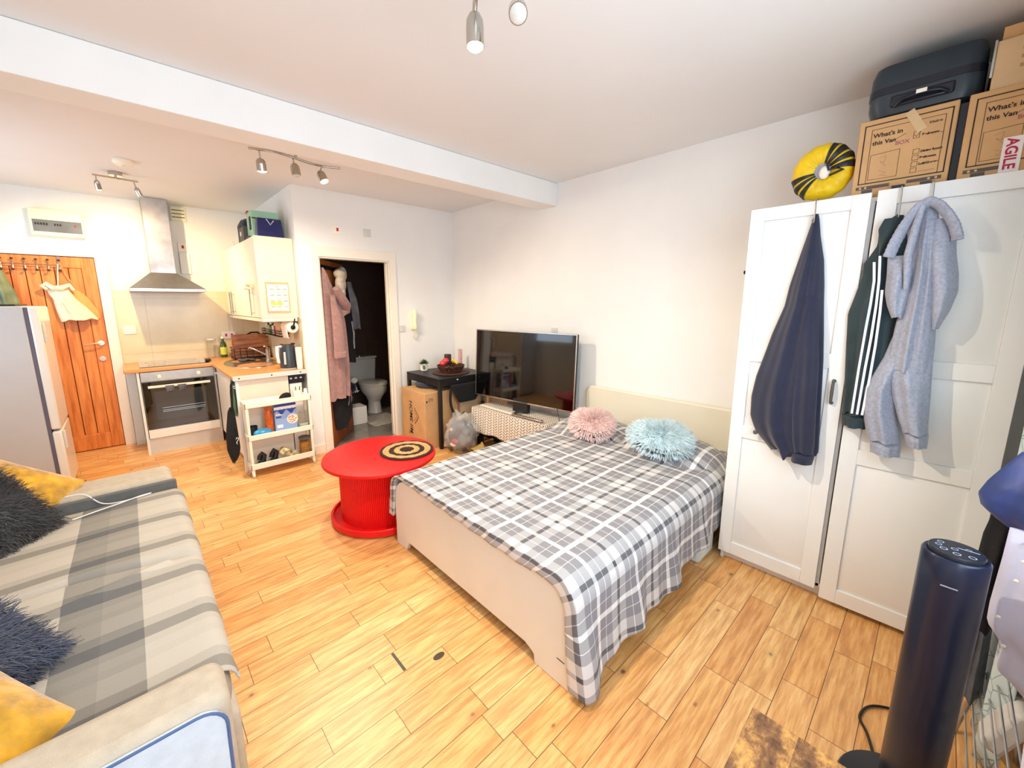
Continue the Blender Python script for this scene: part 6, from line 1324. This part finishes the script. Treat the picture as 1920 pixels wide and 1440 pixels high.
def fluffy(nm, lab, c, sx, sy, h, rot, mat, seed, n=5200, ln=0.055):
    t_ = thing(nm, lab, 'cushion', c); rnd = random.Random(seed); m = MB()
    for s in (1, -1): m.grid(lambda u, v, s=s: Vector(c) + rot @ pillow_pt(2 * u - 1, 2 * v - 1, sx, sy, h, s), 24, 24)
    m.build('cushion_core', mat, t_)
    pts = []
    for _ in range(n):
        u, v = rnd.uniform(-1, 1), rnd.uniform(-1, 1); s = 1 if rnd.random() < 0.8 else -1; p = pillow_pt(u, v, sx, sy, h, s)
        o_ = Vector((p.x * 0.9, p.y * 0.9, s * 0.10 * (1.1 - max(abs(u), abs(v))))).normalized(); pts.append((Vector(c) + rot @ p, (rot @ o_).normalized()))
    f_ = MB(); strands(f_, pts, ln, 0.0028, rnd, 0.5, 0.7, 3, 0.55); f_.build('shaggy_pile', mat, t_)
cushion('velvet_cushion', 'mustard velvet cushion at the far end of the sofa behind the fluffy one', (1.25, -3.63, 0.60), 0.48, 0.48, 0.17, rotm((0.55, 0.30, 0.6), 0.70), YELV, 0.008, 1)
cushion('velvet_cushion', 'crumpled mustard velvet cushion on the near end of the sofa', (2.80, -3.54, 0.555), 0.46, 0.46, 0.15, rotm((0.30, 0.35, 0.9), -0.13), YELV, 0.013, 4)
fluffy('shaggy_cushion', 'dark charcoal shaggy cushion at the far end of the sofa', (1.50, -3.65, 0.615), 0.40, 0.40, 0.15, rotm((0.62, 0.50, 0.55), 0.25), FUR, 3)
fluffy('shaggy_cushion', 'blue-grey shaggy cushion between the throw and the near mustard cushion', (2.56, -3.55, 0.59), 0.38, 0.38, 0.15, rotm((0.5, 0.45, 0.7), 0.2), FURB, 8)

# ---------------------------------------------------------------- tower fan, wooden table, airer and curtain
FX, FY = 4.33, -1.46
t = thing('tower_fan', 'glossy dark navy tower fan with round control top by the wardrobe', 'fan', (FX, FY, 0))
MB().lathe([(0.158, 0.002), (0.160, 0.008), (0.155, 0.018), (0.10, 0.030), (0.066, 0.036), (0, 0.036)], FX, FY, 56).build('base_disc', FAND, t)
MB().lathe([(0.055, 0.034), (0.066, 0.05), (0.066, 0.34), (0.0662, 0.80), (0.066, 0.868), (0.062, 0.874), (0.056, 0.874), (0.056, 0.868), (0, 0.868)], FX, FY, 56).build('column', FANB, t)
MB().lathe([(0.054, 0.869), (0.055, 0.880), (0.053, 0.885), (0, 0.885)], FX, FY, 48).build('control_dial', FAND, t)
for (dx, dy, r) in ((-0.030, 0.022, 0.007), (-0.034, 0.002, 0.007), (-0.024, -0.018, 0.008), (0.0, -0.030, 0.008), (0.028, -0.026, 0.008), (-0.004, -0.002, 0.007), (0.022, 0.016, 0.006)):
    MB().loft([[(FX + dx + q * math.cos(2 * PI * i / 18), FY + dy + q * math.sin(2 * PI * i / 18), 0.8855) for i in range(18)] for q in (r, r * 0.72)], False).build('icon_ring', ICON, t)
MB().box(FX + 0.002, FY + 0.010, 0.8852, FX + 0.042, FY + 0.013, 0.8857).build('display_bar', ICON, t)
MB().box(FX - 0.02, FY - 0.0668, 0.800, FX + 0.012, FY - 0.0655, 0.803).build('brand_line', ICON, t)
MB().stube([(FX - 0.06, FY + 0.05, 0.02), (FX - 0.10, FY + 0.20, 0.008), (FX - 0.13, FY + 0.27, 0.008), (FX - 0.10, FY + 0.36, 0.008), (FX + 0.0, FY + 0.42, 0.008), (FX + 0.10, FY + 0.44, 0.008)], 0.0045, 8).build('power_cable', BLACK, t)
t = thing('mango_wood_table', 'rough patchwork wooden low table cut off by the bottom edge of the photo', 'table', (4.14, -2.15, 0))
MB().box(4.005, -2.42, 0.42, 4.29, -1.905, 0.45).build('tabletop', MANGO, t, bevel=0.002)
for x in (4.02, 4.25):
    for y in (-2.405, -1.945): MB().box(x, y, 0, x + 0.025, y + 0.025, 0.42).build('leg', MANGO, t)
t = thing('clothes_airer', 'grey wire clothes airer at the right edge of the photo', 'clothes airer', (4.5, -1.2, 0))
for y in (-1.62, -1.0): af = MB().tube([(4.44, y, 0.0), (4.50, y, 0.45), (4.56, y, 0.9)], 0.008, 8).tube([(4.585, y, 0.0), (4.53, y, 0.45), (4.46, y, 0.9)], 0.008, 8); af.build('folding_leg', WIRE, t)
for i in range(7):
    x = 4.455 + i * 0.018; MB().tube([(x, -1.62, 0.90), (x, -1.0, 0.90)], 0.003, 6).build('top_wire', WIRE, t)
for i in range(6):
    z = 0.10 + i * 0.065; MB().tube([(4.455 + i * 0.008, -1.62, z), (4.455 + i * 0.008, -1.0, z)], 0.003, 6).build('lower_wire', WIRE, t)
b = MB(); YR = []
JL = [(1.13, 4.425, 4.56), (1.08, 4.40, 4.57), (1.03, 4.376, 4.58), (0.985, 4.362, 4.58), (0.95, 4.372, 4.58), (0.92, 4.405, 4.58), (0.885, 4.455, 4.58)]
garment(b, JL, lambda a, q, z: (a, -1.22 - q, z), 0.10, 2.2, 0.012, 26, 50, 2)
tag(b.build('navy_jacket_sleeve', NAVYJ), 'bright navy padded jacket lying on the clothes airer at the right edge', 'jacket')
b = MB(); garment(b, [(0.93, 4.425, 4.56), (0.84, 4.424, 4.57), (0.69, 4.42, 4.575), (0.63, 4.422, 4.575), (0.58, 4.458, 4.578), (0.50, 4.456, 4.578), (0.46, 4.51, 4.578)], lambda a, q, z: (a, -1.30 - q, z), 0.05, 2.0, 0.012, 26, 50, 0)
t = thing('lilac_shirt', 'pale lilac shirt with small buttons hanging on the airer below the navy jacket', 'shirt', (4.5, -1.3, 0.45)); b.build('shirt_body', LILAC, t)
for z, x in ((0.86, 4.455), (0.80, 4.45), (0.68, 4.435), (0.60, 4.455)): MB().ell((x, -1.352, z), 0.005, 0.003, 0.005, 10, 8).build('button', PAPER, t)
b = MB(); garment(b, [(0.95, 4.405, 4.47), (0.85, 4.392, 4.46), (0.70, 4.388, 4.45), (0.55, 4.40, 4.45)], lambda a, q, z: (a, -1.18 - q, z), 0.05, 1.5, 0.008, 20, 40, 3)
tag(b.build('black_garment', BLACKF), 'black garment hanging behind the lilac shirt on the airer', 'garment')
tag(MB().obox((4.515, -1.22, 0.275), (0.05, 0.10, 0.17), Matrix.Rotation(0.35, 3, 'Y')).build('white_adapter_box', PGREY, bevel=0.012), 'off-white plastic box among the airer wires', 'box')
b = MB(); garment(b, [(0.62, 4.46, 4.60), (0.45, 4.47, 4.60), (0.25, 4.43, 4.60), (0.05, 4.44, 4.60)], lambda a, q, z: (a, -1.72 - q, z), 0.05, 2, 0.01, 20, 40, 3)
tag(b.build('white_sheet', LILAC), 'white cotton sheet in the bottom right corner of the photo', 'sheet')
b = MB(); garment(b, [(0.62, 4.41, 4.46), (0.45, 4.40, 4.47), (0.2, 4.40, 4.48)], lambda a, q, z: (a, -1.02 - q, z), 0.06, 2, 0.01, 18, 30, 5)
tag(b.build('grey_garment', GREYC), 'dark grey garment hanging low on the airer behind the fan', 'garment')
ct = MB().grid(lambda u, v: (4.50 + 0.025 * math.sin(u * 26), lerp(-0.60, -1.20, u), lerp(2.40, 0.06, v)), 90, 30, uvfn=lambda u, v: (u * 1.2, v * 2.4))
tag(ct.build('curtain', CURT, solid=0.003), 'pale teal curtain with fine geometric lines beside the wardrobe', 'curtain')
